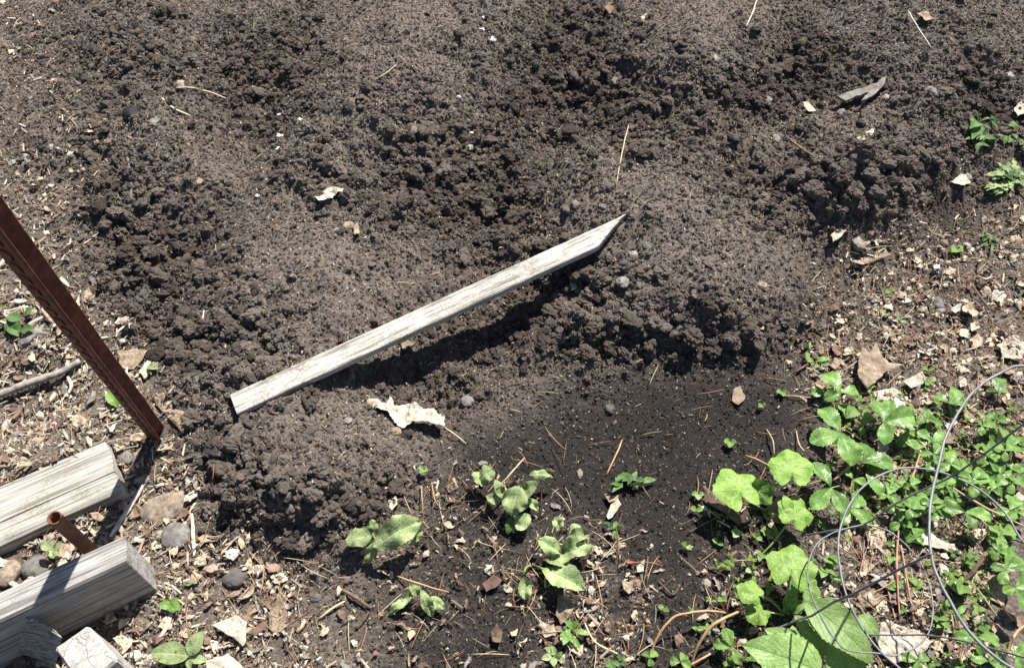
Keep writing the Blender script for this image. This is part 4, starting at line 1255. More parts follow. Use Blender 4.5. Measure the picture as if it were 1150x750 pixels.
# ------------------------------------------------------------------ stones
def stone_mesh(name, sx, sy, sz, seed_, rough=0.16, sub=4):
    me = lump_mesh(name, seed_, sub, rough, 0, 1.0, True, 0.9 if rough < .2 else 1.3)
    co = np.empty(len(me.vertices) * 3); me.vertices.foreach_get('co', co)
    co = co.reshape(-1, 3)
    co /= np.abs(co).max(0)
    co *= (sx, sy, sz)
    me.vertices.foreach_set('co', co.ravel()); me.update()
    return me
STONES = [  # x, y, half length px, half width px, turn, material, name, label
 (190,569,33,17,28,'stone_tan','stone','large flat tan stone lying at the foot of the soil heap'),
 (198,603,17,17,40,'stone_grey','stone','round grey stone touching the large flat tan stone'),
 (36,379,9,15,-35,'stone_grey','stone','smooth oval grey stone beside the low round-leaved weed'),
 (40,636,17,15,30,'stone_grey','stone','grey stone wedged between the two timbers'),
 (9,643,14,15,0,'stone_tan','stone','brownish round stone at the picture edge between the timbers'),
 (142,515,8,8,0,'stone_grey','stone','grey pebble beside the end of the flat timber'),
 (962,275,8,10,10,'stone_pale','stone','pale egg-shaped stone where the bed meets the litter'),
 (857,315,7,5,0,'stone_tan','stone','small tan stone alone on the soil crest beyond the stake tip'),
 (712,283,6,5,20,'stone_pale','stone','pale smooth stone on the soil just below the stake tip'),
 (699,319,8,7,10,'stone_grey','stone','blocky grey stone on the soil below the stake tip'),
 (150,134,12,9,20,'charcoal','charcoal_lump','jet black lump on the soil near the curved pale stems'),
 (176,144,7,6,0,'stone_grey','stone','grey pebble beside the jet black lump'),
 (224,207,6,5,0,'stone_tan','stone','tan pebble on the smooth soil above the post'),
 (525,452,9,7,15,'stone_grey','stone','rounded grey stone near the crumpled cream leaf'),
 (445,484,7,5,-15,'stone_tan','stone','tan pebble touching the crumpled cream leaf'),
 (390,474,7,4,0,'stone_pale','stone','flat pinkish pebble on the heap below the stake'),
 (355,671,7,5,0,'stone_dark','stone','dark rounded pebble in the needles'),
 (265,648,15,12,0,'stone_dark','stone','dark lump of stone above the bleached leaf'),
 (651,532,4,6,0,'stone_tan','stone','tan oval pebble on the compost above the long fuzzy leaf'),
 (793,656,6,6,0,'stone_pale','stone','white pebble on the compost by the small squash leaf'),
 (646,229,5,4,0,'stone_grey','stone','grey pebble on the crest just above the stake tip'),
 (677,231,5,3,0,'stone_grey','stone','flat grey pebble on the soil beside the stake tip'),
 (804,66,5,4,0,'stone_pale','stone','pale pebble on the soil crest near the top edge'),
 (395,425,5,4,0,'stone_grey','stone','grey flake of stone in the hollow under the stake'),
 (872,155,5,5,0,'stone_grey','stone','round grey pebble on the soil beside the dead twig'),
 (690,96,5,4,0,'stone_grey','stone','slate grey pebble in the furrow near the top'),
 (860,118,6,6,0,'stone_grey','stone','bluish grey pebble on the furrow edge'),
 (1041,114,7,6,0,'stone_grey','stone','bluish grey stone on the soil near the green weed'),
 (945,128,6,4,0,'stone_grey','stone','grey pebble under the strip of bark'),
 (997,107,4,4,0,'stone_pale','stone','little pale pebble at the end of the bark strip'),
 (1088,196,5,5,0,'stone_grey','stone','round grey pebble beside the jagged weed'),
 (1133,87,6,4,0,'stone_pale','stone','pale flat pebble on the far soil at the picture edge'),
 (390,253,8,6,0,'stone_tan','stone','rounded tan stone on the smooth soil below the cream scrap'),
 (378,259,5,4,0,'stone_pale','stone','pale pebble beside the rounded tan stone'),
 (465,150,5,5,0,'stone_grey','stone','light grey pebble on the furrow crest'),
 (527,169,5,5,0,'stone_pale','stone','pale pebble among the clods above the stake'),
 (685,460,6,6,0,'stone_dark','stone','dark pebble on the smooth compost'),
 (1054,340,7,7,0,'stone_grey','stone','grey pebble in the dry litter beside a twig'),
 (1110,326,5,7,0,'stone_tan','stone','tan pebble in the dry litter at the picture edge'),
 (560,660,7,6,0,'charcoal','charcoal_lump','dark curled scrap of charred bark beside the fuzzy plant'),
 (690,737,5,4,0,'stone_grey','stone','small grey pebble at the very bottom of the compost'),
 (200,72,6,5,0,'stone_grey','stone','grey pebble on the soil between dry stems'),
 (202,95,6,5,0,'stone_tan','stone','tan pebble at the tip of the curved pale stem'),
 (327,573,8,7,0,'stone_dark','stone','dark grey stone half sunk in the soil heap'),
 (600,545,4,3,0,'stone_pale','stone','tiny pale pebble by the round fuzzy leaves'),
 (160,540,10,7,30,'stone_pale','stone','pale split stone between the flat timber and the tan stone'),
]
for x, y, a, b, turn, mt, nm, lab in STONES:
    c = P(x, y, 0, True)
    sc = (c - Vector((0, 0, CAM_H))).dot(ray(575, 375)) / FPX
    s1, s2 = a * sc, b * sc / math.sin(math.atan2(CAM_H, c.y))
    s3 = min(s1, s2) * (0.62 if a < 25 else 0.5)
    o = link(nm, stone_mesh(nm, s1, s2, s3, seed(), 0.34 if nm != 'stone' or 'blocky' in lab else (0.17 if a > 12 else 0.30)), None, M[mt])
    gz = hz(c.x, c.y)
    o.location = (c.x, c.y, gz + s3 * 0.22)
    o.rotation_euler = (0, 0, R_(turn))
    tag(o, lab, 'stone' if nm == 'stone' else 'charcoal', 'stones and pebbles')
    KEEP_OUT.append([Vector((c.x + s1 * .9 * math.cos(t), c.y + s2 * .9 * math.sin(t), 0)) for t in (0, .8, 1.6, 2.4, 3.14, 3.9, 4.7, 5.5)])
# ------------------------------------------------------------------ dry leaves and scraps traced one by one
def outline_mesh(name, pts, thick=0.0003, curl=0.25, ripple=0.10, sd_=0, h=0.006, rise=None, seg=0.006, lift=0.0, crinkle=.22):
    """a curled dry leaf or scrap from its outline on the ground; returns mesh and origin"""
    w = [P(x, y, h, True) for x, y in pts]
    zb = sum(p.z for p in w) / len(w)
    w = [plane_pt(x, y, zb) for x, y in pts]
    c = sum(w, Vector()) / len(w)
    v2 = [Vector((p.x - c.x, p.y - c.y, 0)) for p in w]
    # roughen the outline between the traced corners
    out = []
    n = len(v2)
    for i in range(n):
        a, b = v2[i], v2[(i + 1) % n]
        L = (b - a).length
        k = max(1, int(L / seg))
        pr = Vector((-(b - a).y, (b - a).x, 0)) / max(L, 1e-6)
        for j in range(k):
            t = j / k
            q = a.lerp(b, t)
            if j: q = q + pr * mnoise.noise(Vector((q.x * 330, q.y * 330, sd_))) * min(0.0034, L * 0.2)
            out.append(q)
    size = max(v.length for v in out)
    bm = bmesh.new()
    vs = [bm.verts.new(q) for q in out]
    es = [bm.edges.new((vs[i], vs[(i + 1) % len(vs)])) for i in range(len(vs))]
    bmesh.ops.triangle_fill(bm, use_beauty=True, edges=es)
    for _ in range(5):
        lng = [e for e in bm.edges if e.calc_length() > max(size * (0.15 if crinkle < .28 else .08), 0.003)]
        if not lng: break
        bmesh.ops.subdivide_edges(bm, edges=lng, cuts=1)
        bmesh.ops.triangulate(bm, faces=bm.faces[:])
    g = random.Random(sd_)
    a = g.uniform(0, 3.14)
    ca, sa = math.cos(a), math.sin(a)
    o = Vector((g.uniform(-9, 9), g.uniform(-9, 9), 0))
    for v in bm.verts:
        x, y = v.co.x / size, v.co.y / size
        u_ = x * ca + y * sa
        z = curl * size * (u_ * u_ - 0.25) * g.choice((1,)) + ripple * size * (0.8 * mnoise.noise(Vector((x * 1.7, y * 1.7, 0)) + o) + 0.4 * mnoise.noise(Vector((x * 4.5, y * 4.5, 3)) + o) + crinkle * abs(mnoise.noise(Vector((x * 6.1 + y * 2.3, y * 5.7 - x * 1.9, 3)) + o)) + 0.35 * crinkle * mnoise.noise(Vector((x * 14.3, y * 13.1 + x * 5, 7)) + o))
        if rise: z += size * (x * rise[0] + y * rise[1])
        v.co.z = z + lift
    bmesh.ops.recalc_face_normals(bm, faces=bm.faces[:])
    if sum(f.normal.z for f in bm.faces) < 0:
        bmesh.ops.reverse_faces(bm, faces=bm.faces[:])
    bmesh.ops.solidify(bm, geom=bm.faces[:], thickness=thick)
    zm = min(v.co.z for v in bm.verts)
    tipv = max(v2, key=lambda q: (q - v2[0]).length)
    ay = (tipv - v2[0]); Ly = max(ay.length, 1e-5); ay = ay / Ly
    axx = Vector((ay.y, -ay.x, 0))
    uvl = bm.loops.layers.uv.new('uv')
    for f in bm.faces:
        for lp in f.loops:
            dq = lp.vert.co - v2[0]
            lp[uvl].uv = (0.5 + dq.dot(axx) / Ly * 0.9, dq.dot(ay) / Ly)
    me = bpy.data.meshes.new(name)
    bm.to_mesh(me); bm.free()
    if thick < 0.002: me.polygons.foreach_set('use_smooth', [True] * len(me.polygons))
    return me, c, zm

def scrap(name, label, cat, mat, pts, group=None, h=0.006, **kw):
    if mat in ('dry_white', 'dry_cream', 'pale_veined'): kw = {'crinkle': .3, **kw}
    me, c, zm = outline_mesh(name, pts, sd_=seed(), h=h, **kw)
    o = link(name, me, None, M[mat], c)
    return tag(o, label, cat, group)
DL = 'dry leaves and leaf scraps'
LEAVES = [
 ('large crumpled cream-coloured dry leaf on the soil heap below the stake', 'dry_cream', [(410,450),(424,449),(434,452),(438,443),(443,455),(452,452),(464,453),(475,458),(485,459),(499,468),(500,481),(490,478),(478,474),(462,473),(452,482),(446,478),(440,470),(436,463),(424,459),(413,455)], dict(h=.012, curl=.06, ripple=.24, crinkle=.34, seg=.003)),
 ('big pointed tan maple-like leaf standing above the strawberry plants', 'dry_tan', [(1015,411),(996,416),(988,424),(974,437),(963,420),(964,402),(969,390),(978,397),(983,385),(992,400),(1004,408)], dict(h=.022, curl=.15, ripple=.12)),
 ('curled cream leaf scrap casting a shadow on the smooth soil crest', 'dry_cream', [(351,219),(360,212),(375,211),(386,211),(384,215),(374,217),(372,224),(358,226)], dict(h=.01, curl=.4, ripple=.2)),
 ('torn white leaf scrap on the soil below the bark strip', 'dry_white', [(962,156),(971,147),(983,143),(979,153),(974,161)], dict(h=.007, curl=.5, ripple=.2)),
 ('flat tan leaf half behind the rusty post', 'dry_tan', [(133,397),(150,391),(166,393),(160,404),(150,415),(135,412)], dict(h=.008)),
 ('pale tan leaf beside the fallen green leaf at the rusty post', 'dry_cream', [(156,418),(166,400),(180,405),(176,411),(168,420),(162,426)], dict(h=.01, curl=.4)),
 ('long curled orange-brown leaf at the foot of the rusty post', 'dry_tan', [(168,443),(184,440),(195,457),(208,462),(209,475),(203,483),(192,471),(180,459)], dict(h=.012, curl=.5, ripple=.2)),
 ('tan wood flake below the foot of the rusty post', 'dry_tan', [(174,493),(197,490),(193,503),(174,507)], dict(h=.008)),
 ('bleached white triangular leaf in the leaf mulch by the peg', 'dry_white', [(237,702),(264,690),(277,698),(276,714),(272,726),(260,714),(245,706)], dict(h=.018, curl=.25, ripple=.1)),
 ('large cream leaf cut by the bottom edge near the peg', 'dry_cream', [(232,742),(255,733),(270,745),(285,765),(230,765)], dict(h=.01)),
 ('upright oval tan leaf with a thin stalk in the mulch', 'dry_tan', [(314,668),(323,689),(317,707),(312,715),(303,707),(301,689)], dict(h=.012, curl=.35)),
 ('reddish brown curled leaf touching the bleached white leaf', 'dry_brown', [(277,711),(290,700),(300,696),(297,706),(286,714)], dict(h=.01, curl=.5)),
 ('narrow tan leaf above the bleached white leaf', 'dry_tan', [(250,673),(262,663),(272,661),(266,668)], dict(h=.01, curl=.5)),
 ('brown leaf scrap above the bleached white leaf', 'dry_tan', [(266,672),(278,660),(286,658),(284,666),(272,673)], dict(h=.009, curl=.4)),
 ('pale pinkish leaf litter piece just under the big pointed leaf', 'dry_cream', [(985,440),(1005,436),(1020,446),(1015,460),(1000,457),(984,452)], dict(h=.007)),
 ('whitish leaf scrap beside the tip of the big pointed leaf', 'dry_white', [(1014,427),(1035,418),(1042,428),(1022,437)], dict(h=.01)),
 ('pale narrow scrap standing in the dry litter inside the thick wire bend', 'dry_cream', [(1075,411),(1082,413),(1086,432),(1078,437)], dict(h=.008)),
 ('cluster-like pale leaf at the picture edge above the thick wire', 'dry_cream', [(1120,386),(1140,376),(1155,385),(1147,404),(1126,402)], dict(h=.008, ripple=.25)),
 ('white curled leaf under the thick wire beside the broad lobed plant', 'dry_white', [(1013,595),(1042,593),(1057,605),(1072,610),(1082,622),(1057,615),(1032,610),(1017,604)], dict(h=.016, curl=.3)),
 ('long pale strip of leaf beside the thick wire', 'dry_cream', [(1054,632),(1062,635),(1083,661),(1081,668),(1070,662),(1056,644)], dict(h=.012)),
 ('pale tan leaf at the top of the small wire ring', 'dry_tan', [(925,599),(956,594),(960,603),(951,620),(941,612)], dict(h=.007)),
 ('long tan oak leaf lying inside the small wire ring', 'dry_tan', [(970,596),(980,585),(989,569),(993,598),(1002,621),(1000,649),(986,648),(980,624)], dict(h=.008, ripple=.2)),
 ('tan leaf beside the broad veined leaf inside the small ring', 'dry_tan', [(962,671),(981,660),(994,670),(981,681),(969,680)], dict(h=.008)),
 ('large cream leaf under the bottom of the small wire ring', 'dry_white', [(986,701),(996,696),(1032,708),(1044,722),(1032,738),(1007,744),(991,733),(983,717)], dict(h=.012, ripple=.2)),
 ('broad tan leaf at the edge of the shaded plant', 'dry_tan', [(1082,651),(1103,638),(1130,654),(1129,680),(1108,670),(1084,667)], dict(h=.01)),
 ('brown leaf lying in the shade of the squash seedling', 'dry_brown', [(788,547),(809,558),(832,580),(830,592),(809,572),(792,564)], dict(h=.006)),
 ('dark brown leaf beneath the squash stalk', 'dry_brown', [(856,574),(875,555),(890,565),(882,588),(860,585)], dict(h=.005)),
 ('tan leaf scrap standing alone in the upper compost', 'dry_tan', [(823,438),(832,433),(837,447),(829,455),(822,449)], dict(h=.008, curl=.4)),
 ('white scrap of leaf beneath the narrow-leaved weed', 'dry_white', [(681,579),(686,566),(694,560),(698,566),(688,580),(683,583)], dict(h=.008)),
 ('tan scrap of leaf touching the white one by the narrow-leaved weed', 'dry_tan', [(678,554),(695,556),(694,562),(684,564)], dict(h=.007)),
 ('small cream flake next to the red scrap on the compost', 'dry_cream', [(715,636),(724,628),(723,641),(716,642)], dict(h=.006, curl=.4)),
 ('five-cornered tan leaf scrap on the black compost', 'dry_tan', [(699,651),(706,653),(715,651),(714,661),(706,667),(700,661)], dict(h=.006)),
 ('crinkled brown oak leaf below the long fuzzy leaf', 'dry_tan', [(627,668),(640,671),(646,680),(641,691),(630,701),(624,690)], dict(h=.01, ripple=.3)),
 ('pinkish curled leaf bit at the foot of the yellow-tipped weed', 'dry_tan', [(608,709),(622,701),(627,710),(612,716)], dict(h=.01, curl=.5)),
 ('large tan leaf behind the middle of the rusty post', 'dry_tan', [(46,350),(70,352),(77,363),(64,379),(59,365)], dict(h=.012)),
 ('white leaf beside the round pebble under the jagged weed', 'dry_white', [(1065,192),(1085,196),(1091,205),(1080,209),(1066,202)], dict(h=.008)),
 ('cream leaf at the picture edge beside the upright weed', 'dry_cream', [(1139,121),(1150,112),(1157,125),(1143,131)], dict(h=.012)),
 ('tan leaf near the top edge beside the long white straw', 'dry_tan', [(1029,15),(1040,12),(1049,22),(1040,23)], dict(h=.008)),
 ('small cream scrap on the soil between dead twig and bark strip', 'dry_cream', [(901,115),(908,115),(917,124),(908,127)], dict(h=.008)),
 ('cream scrap lying on the crest at the top edge', 'dry_cream', [(718,20),(726,15),(736,23),(722,25)], dict(h=.008)),
 ('curved tan leaf beside the pale egg-shaped stone', 'dry_tan', [(953,297),(970,285),(990,281),(1001,288),(985,291),(966,298)], dict(h=.008, curl=.4)),
 ('twisted cream leaf above the pale egg-shaped stone', 'dry_cream', [(933,264),(946,251),(953,254),(944,266),(936,271)], dict(h=.012, curl=.5)),
 ('yellowish white flake hanging below the stake near its tip', 'dry_cream', [(639,312),(645,310),(648,323),(642,326)], dict(h=.01)),
 ('grey-tan leaf in the deep shadow under the stake', 'dry_tan', [(505,432),(520,424),(540,418),(556,416),(540,427),(520,436)], dict(h=.006)),
 ('small brown leaf just below the middle of the stake', 'dry_tan', [(450,386),(458,382),(466,385),(462,391),(452,393)], dict(h=.006)),
 ('brown crumpled scrap at the blunt end of the stake', 'dry_brown', [(302,462),(312,450),(318,458),(312,466)], dict(h=.012)),
 ('pale tan chip on the smooth soil beside the cream scrap', 'dry_tan', [(396,255),(402,250),(404,262),(398,264)], dict(h=.006)),
 ('reddish scrap on the black compost', 'red', [(703,631),(709,629),(714,631),(710,634),(704,633)], dict(h=.004)),
 ('olive brown curled leaf on the compost beside the fuzzy plant', 'dry_brown', [(541,655),(553,646),(564,650),(560,657),(546,664)], dict(h=.012, curl=.5)),
 ('crumpled tan leaf low on the compost near the yellow-tipped weed', 'dry_brown', [(551,708),(558,700),(565,709),(562,722),(553,720)], dict(h=.012, ripple=.3)),
 ('tan leaf in the furrow at the top edge', 'dry_brown', [(679,8),(684,2),(690,10),(685,16)], dict(h=.012)),
 ('orange-brown flake on the littered bed corner', 'dry_tan', [(104,203),(110,199),(113,208),(106,212)], dict(h=.006)),
 ('tan scrap under the diagonal stake shadow edge', 'dry_tan', [(558,367),(564,364),(568,369),(561,373)], dict(h=.006)),
 ('pale scrap of bark under the thin needle stem in the soil heap foot', 'dry_cream', [(436,562),(444,556),(446,566),(440,573)], dict(h=.008)),
 ('brown leaf lying over needles beside the wilted plant', 'dry_brown', [(500,546),(510,540),(514,548),(504,553)], dict(h=.008)),
]
M['red'] = speckled('red_scrap', [(0.3, (0.14, 0.018, 0.02)), (0.7, (0.28, 0.045, 0.045))], 80, 0.5, 0.3, 0.3, 0.0005, vary=0.1)
for lab, mt, pts, kw in LEAVES:
    if mt in ('dry_tan', 'dry_cream', 'dry_white') and ('leaf' in lab.split(' in ')[0] or 'leaf' in lab.split(' on ')[0]): mt = 'dry_veined' if mt == 'dry_tan' else 'pale_veined'
    nm = 'dry_leaf' if 'leaf' in lab.split(' in ')[0] else 'dry_scrap'
    scrap(nm, lab, 'leaf' if nm == 'dry_leaf' else 'scrap', mt, pts, DL, **kw)

o = scrap('bark_strip', 'split strip of brown bark lying on the far soil', 'bark', 'chip_grey', [(940,108),(965,98),(985,94),(994,88),(993,95),(985,103),(972,113),(967,114),(976,103),(950,113)], h=.012, thick=.006, curl=.1, ripple=.1)

# --- white crumbs on the soil
for x, y, r, w in [(314,130,3,'the topmost of the white crumbs by the dry stems'), (337,135,3,'apart from the others toward the smooth crest'), (315,154,5,'the largest of the white crumbs on the furrow side'), (314,167,4,'below the largest white crumb'),
                   (290,220,3,'alone near the tan pebble'), (541,35,5,'the largest at the top edge furrow'), (543,20,3,'close above the large one at the top edge'), (553,45,4,'just below the large one at the top edge'), (515,109,3,'alone on the smooth crest near the top'), (530,150,3,'among clods high in the furrow')]:
    c = P(x, y, 0.002)
    o = link('white_crumb', stone_mesh('white_crumb', r * .0022, r * .0019, r * .0014, seed(), 0.6, 3), None, M['white'], c)
    tag(o, 'bright white crumb on the soil, ' + w, 'crumb', 'white crumbs')

# --- twigs, straws and stems traced one by one
STICKS = [
 ('straw', 'pale straw standing slantwise on the soil beyond the stake tip', 'straw', 1.5, [(706,141,.03),(700,165,.018),(692,208,.004)]),
 ('straw', 'long white straw on the far soil near the top edge', 'dry_white', 1.7, [(1020,13,.008),(1032,33,.012),(1046,54,.004)]),
 ('straw', 'short whitish straw on the soil between post and stake', 'dry_white', 1.9, [(229,349,.006),(227,362,.01),(224,378,.004)]),
 ('dry_stalk', 'curved pale stem lying on the soil under the top edge', 'dry_cream', 2.4, [(198,99,.006),(215,99,.010),(235,104,.010),(254,111,.004)]),
 ('dry_stalk', 'short bent pale stem beside the longer curved one', 'dry_cream', 3.0, [(182,111,.006),(195,122,.008),(213,130,.006)]),
 ('twig', 'grey forked twig pointing down the bed corner', 'chip_grey', 3.2, [(136,165,.006),(144,180,.01),(147,198,.010),(147,226,.004)]),
 ('stick', 'thick grey weathered stick lying in the mulch behind the post', 'chip_grey', 7.0, [(-40,457,.006),(0,443,.010),(30,431,.012),(65,419,.012),(90,405,.008)]),
 ('stick', 'thin dark stick at the picture edge above the round-leaved weed', 'twig', 4.0, [(-20,348,.006),(0,341,.008),(26,330,.006)]),
 ('twig', 'dead dark twig on the soil crest below the small cream scrap', 'twig', 3.0, [(884,154,.006),(900,167,.010),(917,178,.004)]),
 ('straw', 'tiny pale straw at the bed edge above the clods', 'straw', 1.2, [(983,209,.006),(987,200,.012),(989,189,.012)]),
 ('runner', 'arching brown runner rooted in the bright sprout', 'stem_tan', 2.0, [(731,738,.004),(737,718,.02),(755,694,.035),(780,687,.035),(800,686,.022),(815,688,.008)]),
 ('runner', 'thick arching tan runner ending under the lower squash leaf', 'stem_tan', 2.4, [(776,748,.004),(785,722,.03),(800,702,.045),(820,691,.04),(843,680,.016)]),
 ('runner', 'short tan runner at the bottom edge by the round-leaved sprout', 'stem_tan', 1.7, [(763,752,.004),(785,741,.012),(803,731,.008)]),
 ('dry_stalk', 'upright reddish stem inside the small wire ring', 'stem_red', 1.7, [(1010,588,.02),(1007,630,.02),(1011,699,.012)]),
 ('dry_stalk', 'second reddish stem slanting beside the upright one', 'stem_red', 1.6, [(1012,612,.015),(1019,655,.018),(1028,703,.010)]),
 ('dry_stalk', 'short crimson stem crossing behind the upright reddish one', 'stem_red', 1.3, [(995,655,.008),(1000,672,.010),(1006,698,.006)]),
 ('straw', 'long pale diagonal straw across the green strawberry patch', 'straw', 1.7, [(1063,543,.03),(1100,566,.035),(1158,595,.025)]),
 ('straw', 'leaning tan straw between strawberry plant and middle ring', 'stem_tan', 1.7, [(1033,510,.035),(1026,533,.03),(1020,557,.02)]),
 ('straw', 'short tan stalk by the long-leafleted strawberry plant', 'stem_tan', 2.0, [(936,539,.02),(948,529,.025),(959,519,.02)]),
 ('straw', 'thin tan straw beside the bright squash seedling', 'stem_tan', 1.5, [(837,511,.006),(855,518,.012),(877,531,.02)]),
 ('straw', 'pale needle pair at the compost edge under the first strawberry plant', 'straw', 1.2, [(878,444,.004),(896,445,.008),(915,447,.004)]),
 ('dry_stalk', 'thin brown stem slanting by the squash shadow', 'twig', 1.5, [(773,598,.004),(790,589,.008),(811,577,.006)]),
 ('dry_stalk', 'yellow-green curved stem beside the dark strawberry leaflets', 'straw', 1.4, [(894,484,.004),(899,502,.015),(921,521,.02)]),
 ('dry_stalk', 'yellow stalk slanting from the squash to the ground', 'stalk', 1.5, [(886,585,.045),(870,607,.025),(851,627,.004)]),
 ('twig', 'thick brown twig in the needles below the wilted plant', 'twig', 3.2, [(382,661,.006),(398,670,.009),(417,683,.006)]),
 ('straw', 'pale straw meeting the thick brown twig', 'straw', 2.0, [(387,675,.006),(372,684,.008),(358,694,.004)]),
 ('twig', 'short brown twig below the thick one', 'twig', 2.8, [(415,687,.004),(408,696,.007),(400,706,.004)]),
 ('dry_stalk', 'long pinkish needle stem above the small limp plant', 'stem_tan', 1.5, [(444,646,.006),(470,655,.012),(504,665,.004)]),
 ('dry_stalk', 'dry stalk lying across the clump of round fuzzy leaves', 'straw', 1.6, [(558,549,.04),(573,532,.045),(589,514,.03)]),
 ('straw', 'thin straw below the crumpled cream leaf', 'straw', 1.1, [(498,479,.006),(510,487,.008),(524,498,.004)]),
 ('twig', 'grey twig in the dry litter under the egg-shaped stone', 'chip_grey', 2.4, [(969,311,.006),(973,330,.010),(979,353,.004)]),
 ('twig', 'long brown twig in the dry litter leading to the big pointed leaf', 'twig', 2.6, [(987,319,.006),(996,342,.010),(1007,367,.004)]),
 ('twig', 'brown twig in the dry litter near the picture edge', 'twig', 2.0, [(1090,318,.006),(1100,332,.010),(1111,348,.004)]),
 ('twig', 'brown stick in the dry litter above the grey twig', 'twig', 2.2, [(912,404,.006),(902,412,.010),(893,418,.006)]),
 ('splinter', 'pale split wood splinter in the gap between the timbers', 'dry_white', 4.0, [(161,546,.01),(143,573,.014),(124,602,.010)]),
 ('splinter', 'upright whitish splinter by the round grey stone', 'dry_cream', 3.0, [(215,577,.006),(217,600,.010),(219,625,.004)]),
 ('splinter', 'white splinter in the mulch by the small round leaves', 'dry_white', 3.6, [(195,682,.006),(187,702,.012),(179,719,.006)]),
 ('straw', 'pale needle standing at the compost edge above the round leaves', 'straw', 1.4, [(473,545,.006),(474,560,.012),(475,577,.004)]),
 ('straw', 'bent pale straw beside the standing needle', 'straw', 1.4, [(485,541,.006),(488,560,.012),(496,572,.004)]),
 ('dry_stalk', 'thin dry stem leaning over the narrow-leaved weed', 'stem_tan', 1.5, [(699,494,.012),(692,510,.012),(681,533,.004)]),
 ('dry_stalk', 'curled thin stem on the upper black compost', 'straw', 1.3, [(861,482,.004),(868,495,.012),(869,511,.006)]),
 ('straw', 'thin straw near the top edge on the furrow', 'straw', 1.3, [(425,88,.006),(434,82,.010),(445,73,.006)]),
 ('twig', 'thin pale twig at the top edge', 'chip_pale', 2.0, [(838,30,.006),(845,15,.012),(850,0,.008)]),
 ('dry_stalk', 'tan stem arching at the bottom edge under the shaded plant', 'stem_tan', 2.2, [(1130,735,.05),(1138,715,.06),(1152,700,.05)]),
 ('twig', 'thick brown twig crossing the broad tan leaf', 'twig', 3.4, [(1080,655,.02),(1094,640,.025),(1106,625,.02)]),
 ('straw', 'pale straw over the broad tan leaf', 'straw', 1.5, [(1097,660,.02),(1110,678,.02),(1122,695,.012)]),
 ('straw', 'thin tan straw beside the broad tan leaf', 'stem_tan', 1.5, [(1103,655,.02),(1120,674,.02),(1138,697,.012)]),
 ('dry_stalk', 'pale stem on the black compost below the yellow-tipped weed', 'straw', 1.5, [(655,695,.004),(668,720,.01),(695,735,.004)]),
 ('twig', 'kinked dark twig on the black compost', 'twig', 1.6, [(740,652,.004),(749,662,.008),(757,667,.006),(764,656,.006)]),
 ('splinter', 'grey splinter by the low weed behind the post', 'chip_pale', 3.2, [(25,372,.006),(36,362,.012),(50,356,.006)]),
 ('splinter', 'slim pale splinter at the picture edge above the thin dark stick', 'dry_cream', 3.6, [(-5,305,.006),(4,292,.010),(12,280,.006)]),
 ('splinter', 'white upright splinter between the thick stick and the flat timber', 'dry_white', 3.2, [(78,442,.006),(80,432,.010),(76,424,.006)]),
]
for nm, lab, mt, r, pts in STICKS:
    w = smooth_path([P(a, b, h, True) for a, b, h in pts], 5)
    w = [q + Vector((mnoise.noise(q * 60), mnoise.noise(q * 60 + Vector((5, 0, 0))), 0)) * min(r, 2.0) * 0.0006 for q in w]
    c = w[len(w) // 2]
    n = len(w)
    big = r > 2.6
    rad = [r * 0.001 * (0.55 + 0.45 * math.sin(math.pi * (0.12 + 0.76 * i / (n - 1)))) * (1 + (0.22 if big else .1) * mnoise.noise((i * 1.1, r, 3))) for i in range(n)]
    me = tube_mesh(nm, [q - c for q in w], rad, 8 if big else 6, True, nm != 'splinter')
    if nm == 'splinter':
        for v in me.vertices: v.co.z *= 0.55
    o = link(nm, me, None, M[mt], c)
    tag(o, lab, {'dry_stalk': 'stalk'}.get(nm, nm), 'twigs, straws and splinters')

# ------------------------------------------------------------------ more scraps, chips and clods, each a thing of its own
LAND = [(700,245,'pointed stake tip'),(265,452,'blunt stake end'),(480,345,'middle of the stake'),(455,462,'crumpled cream leaf'),(178,482,'foot of the rusty post'),(80,330,'upper rusty post'),(120,395,'lower rusty post'),
 (75,590,'rusty pipe'),(60,545,'flat timber'),(150,650,'end of the timber on edge'),(190,568,'large tan stone'),(205,735,'two-leaved seedling'),(98,730,'bleached peg'),(430,605,'wilted fuzzy plant'),(470,675,'small limp plant'),
 (572,565,'round-leaved fuzzy clump'),(630,640,'long fuzzy leaf'),(705,540,'narrow-leaved weed'),(985,410,'big pointed leaf'),(935,480,'flecked strawberry plant'),(830,545,'bright squash seedling'),(890,635,'lower squash leaf'),
 (962,274,'egg-shaped stone'),(968,102,'bark strip'),(1130,200,'jagged weed'),(1107,148,'upright green weed'),(697,175,'standing pale straw'),(367,218,'curled cream scrap'),(225,104,'curved pale stem'),(315,154,'white crumbs'),
 (970,152,'torn white scrap'),(45,425,'thick grey stick'),(36,379,'oval grey stone'),(880,725,'broad veined leaves'),(1046,600,'thick wire'),(1110,560,'green strawberry patch'),(1030,13,'long white straw'),(150,134,'jet black lump'),
 (147,198,'grey forked twig'),(255,702,'bleached triangular leaf'),(312,690,'oval tan leaf'),(330,600,'foot of the heap'),(398,672,'thick brown twig'),(640,712,'yellow-tipped weed'),(1000,345,'brown litter twig'),(1112,270,'grassy tuft'),
 (1095,430,'thick wire bend'),(900,167,'dead dark twig'),(541,35,'white crumbs at the top'),(857,315,'lone tan stone'),(850,395,'bed lip above the compost'),(1010,720,'large cream leaf'),(1100,660,'broad tan leaf'),(541,545,'cupped fuzzy leaf'),
 (1066,456,'small strawberry plant'),(60,365,'large tan leaf'),(14,362,'low round-leaved weed'),(640,100,'far furrow'),(440,110,'smooth far crest')]
USED = set()
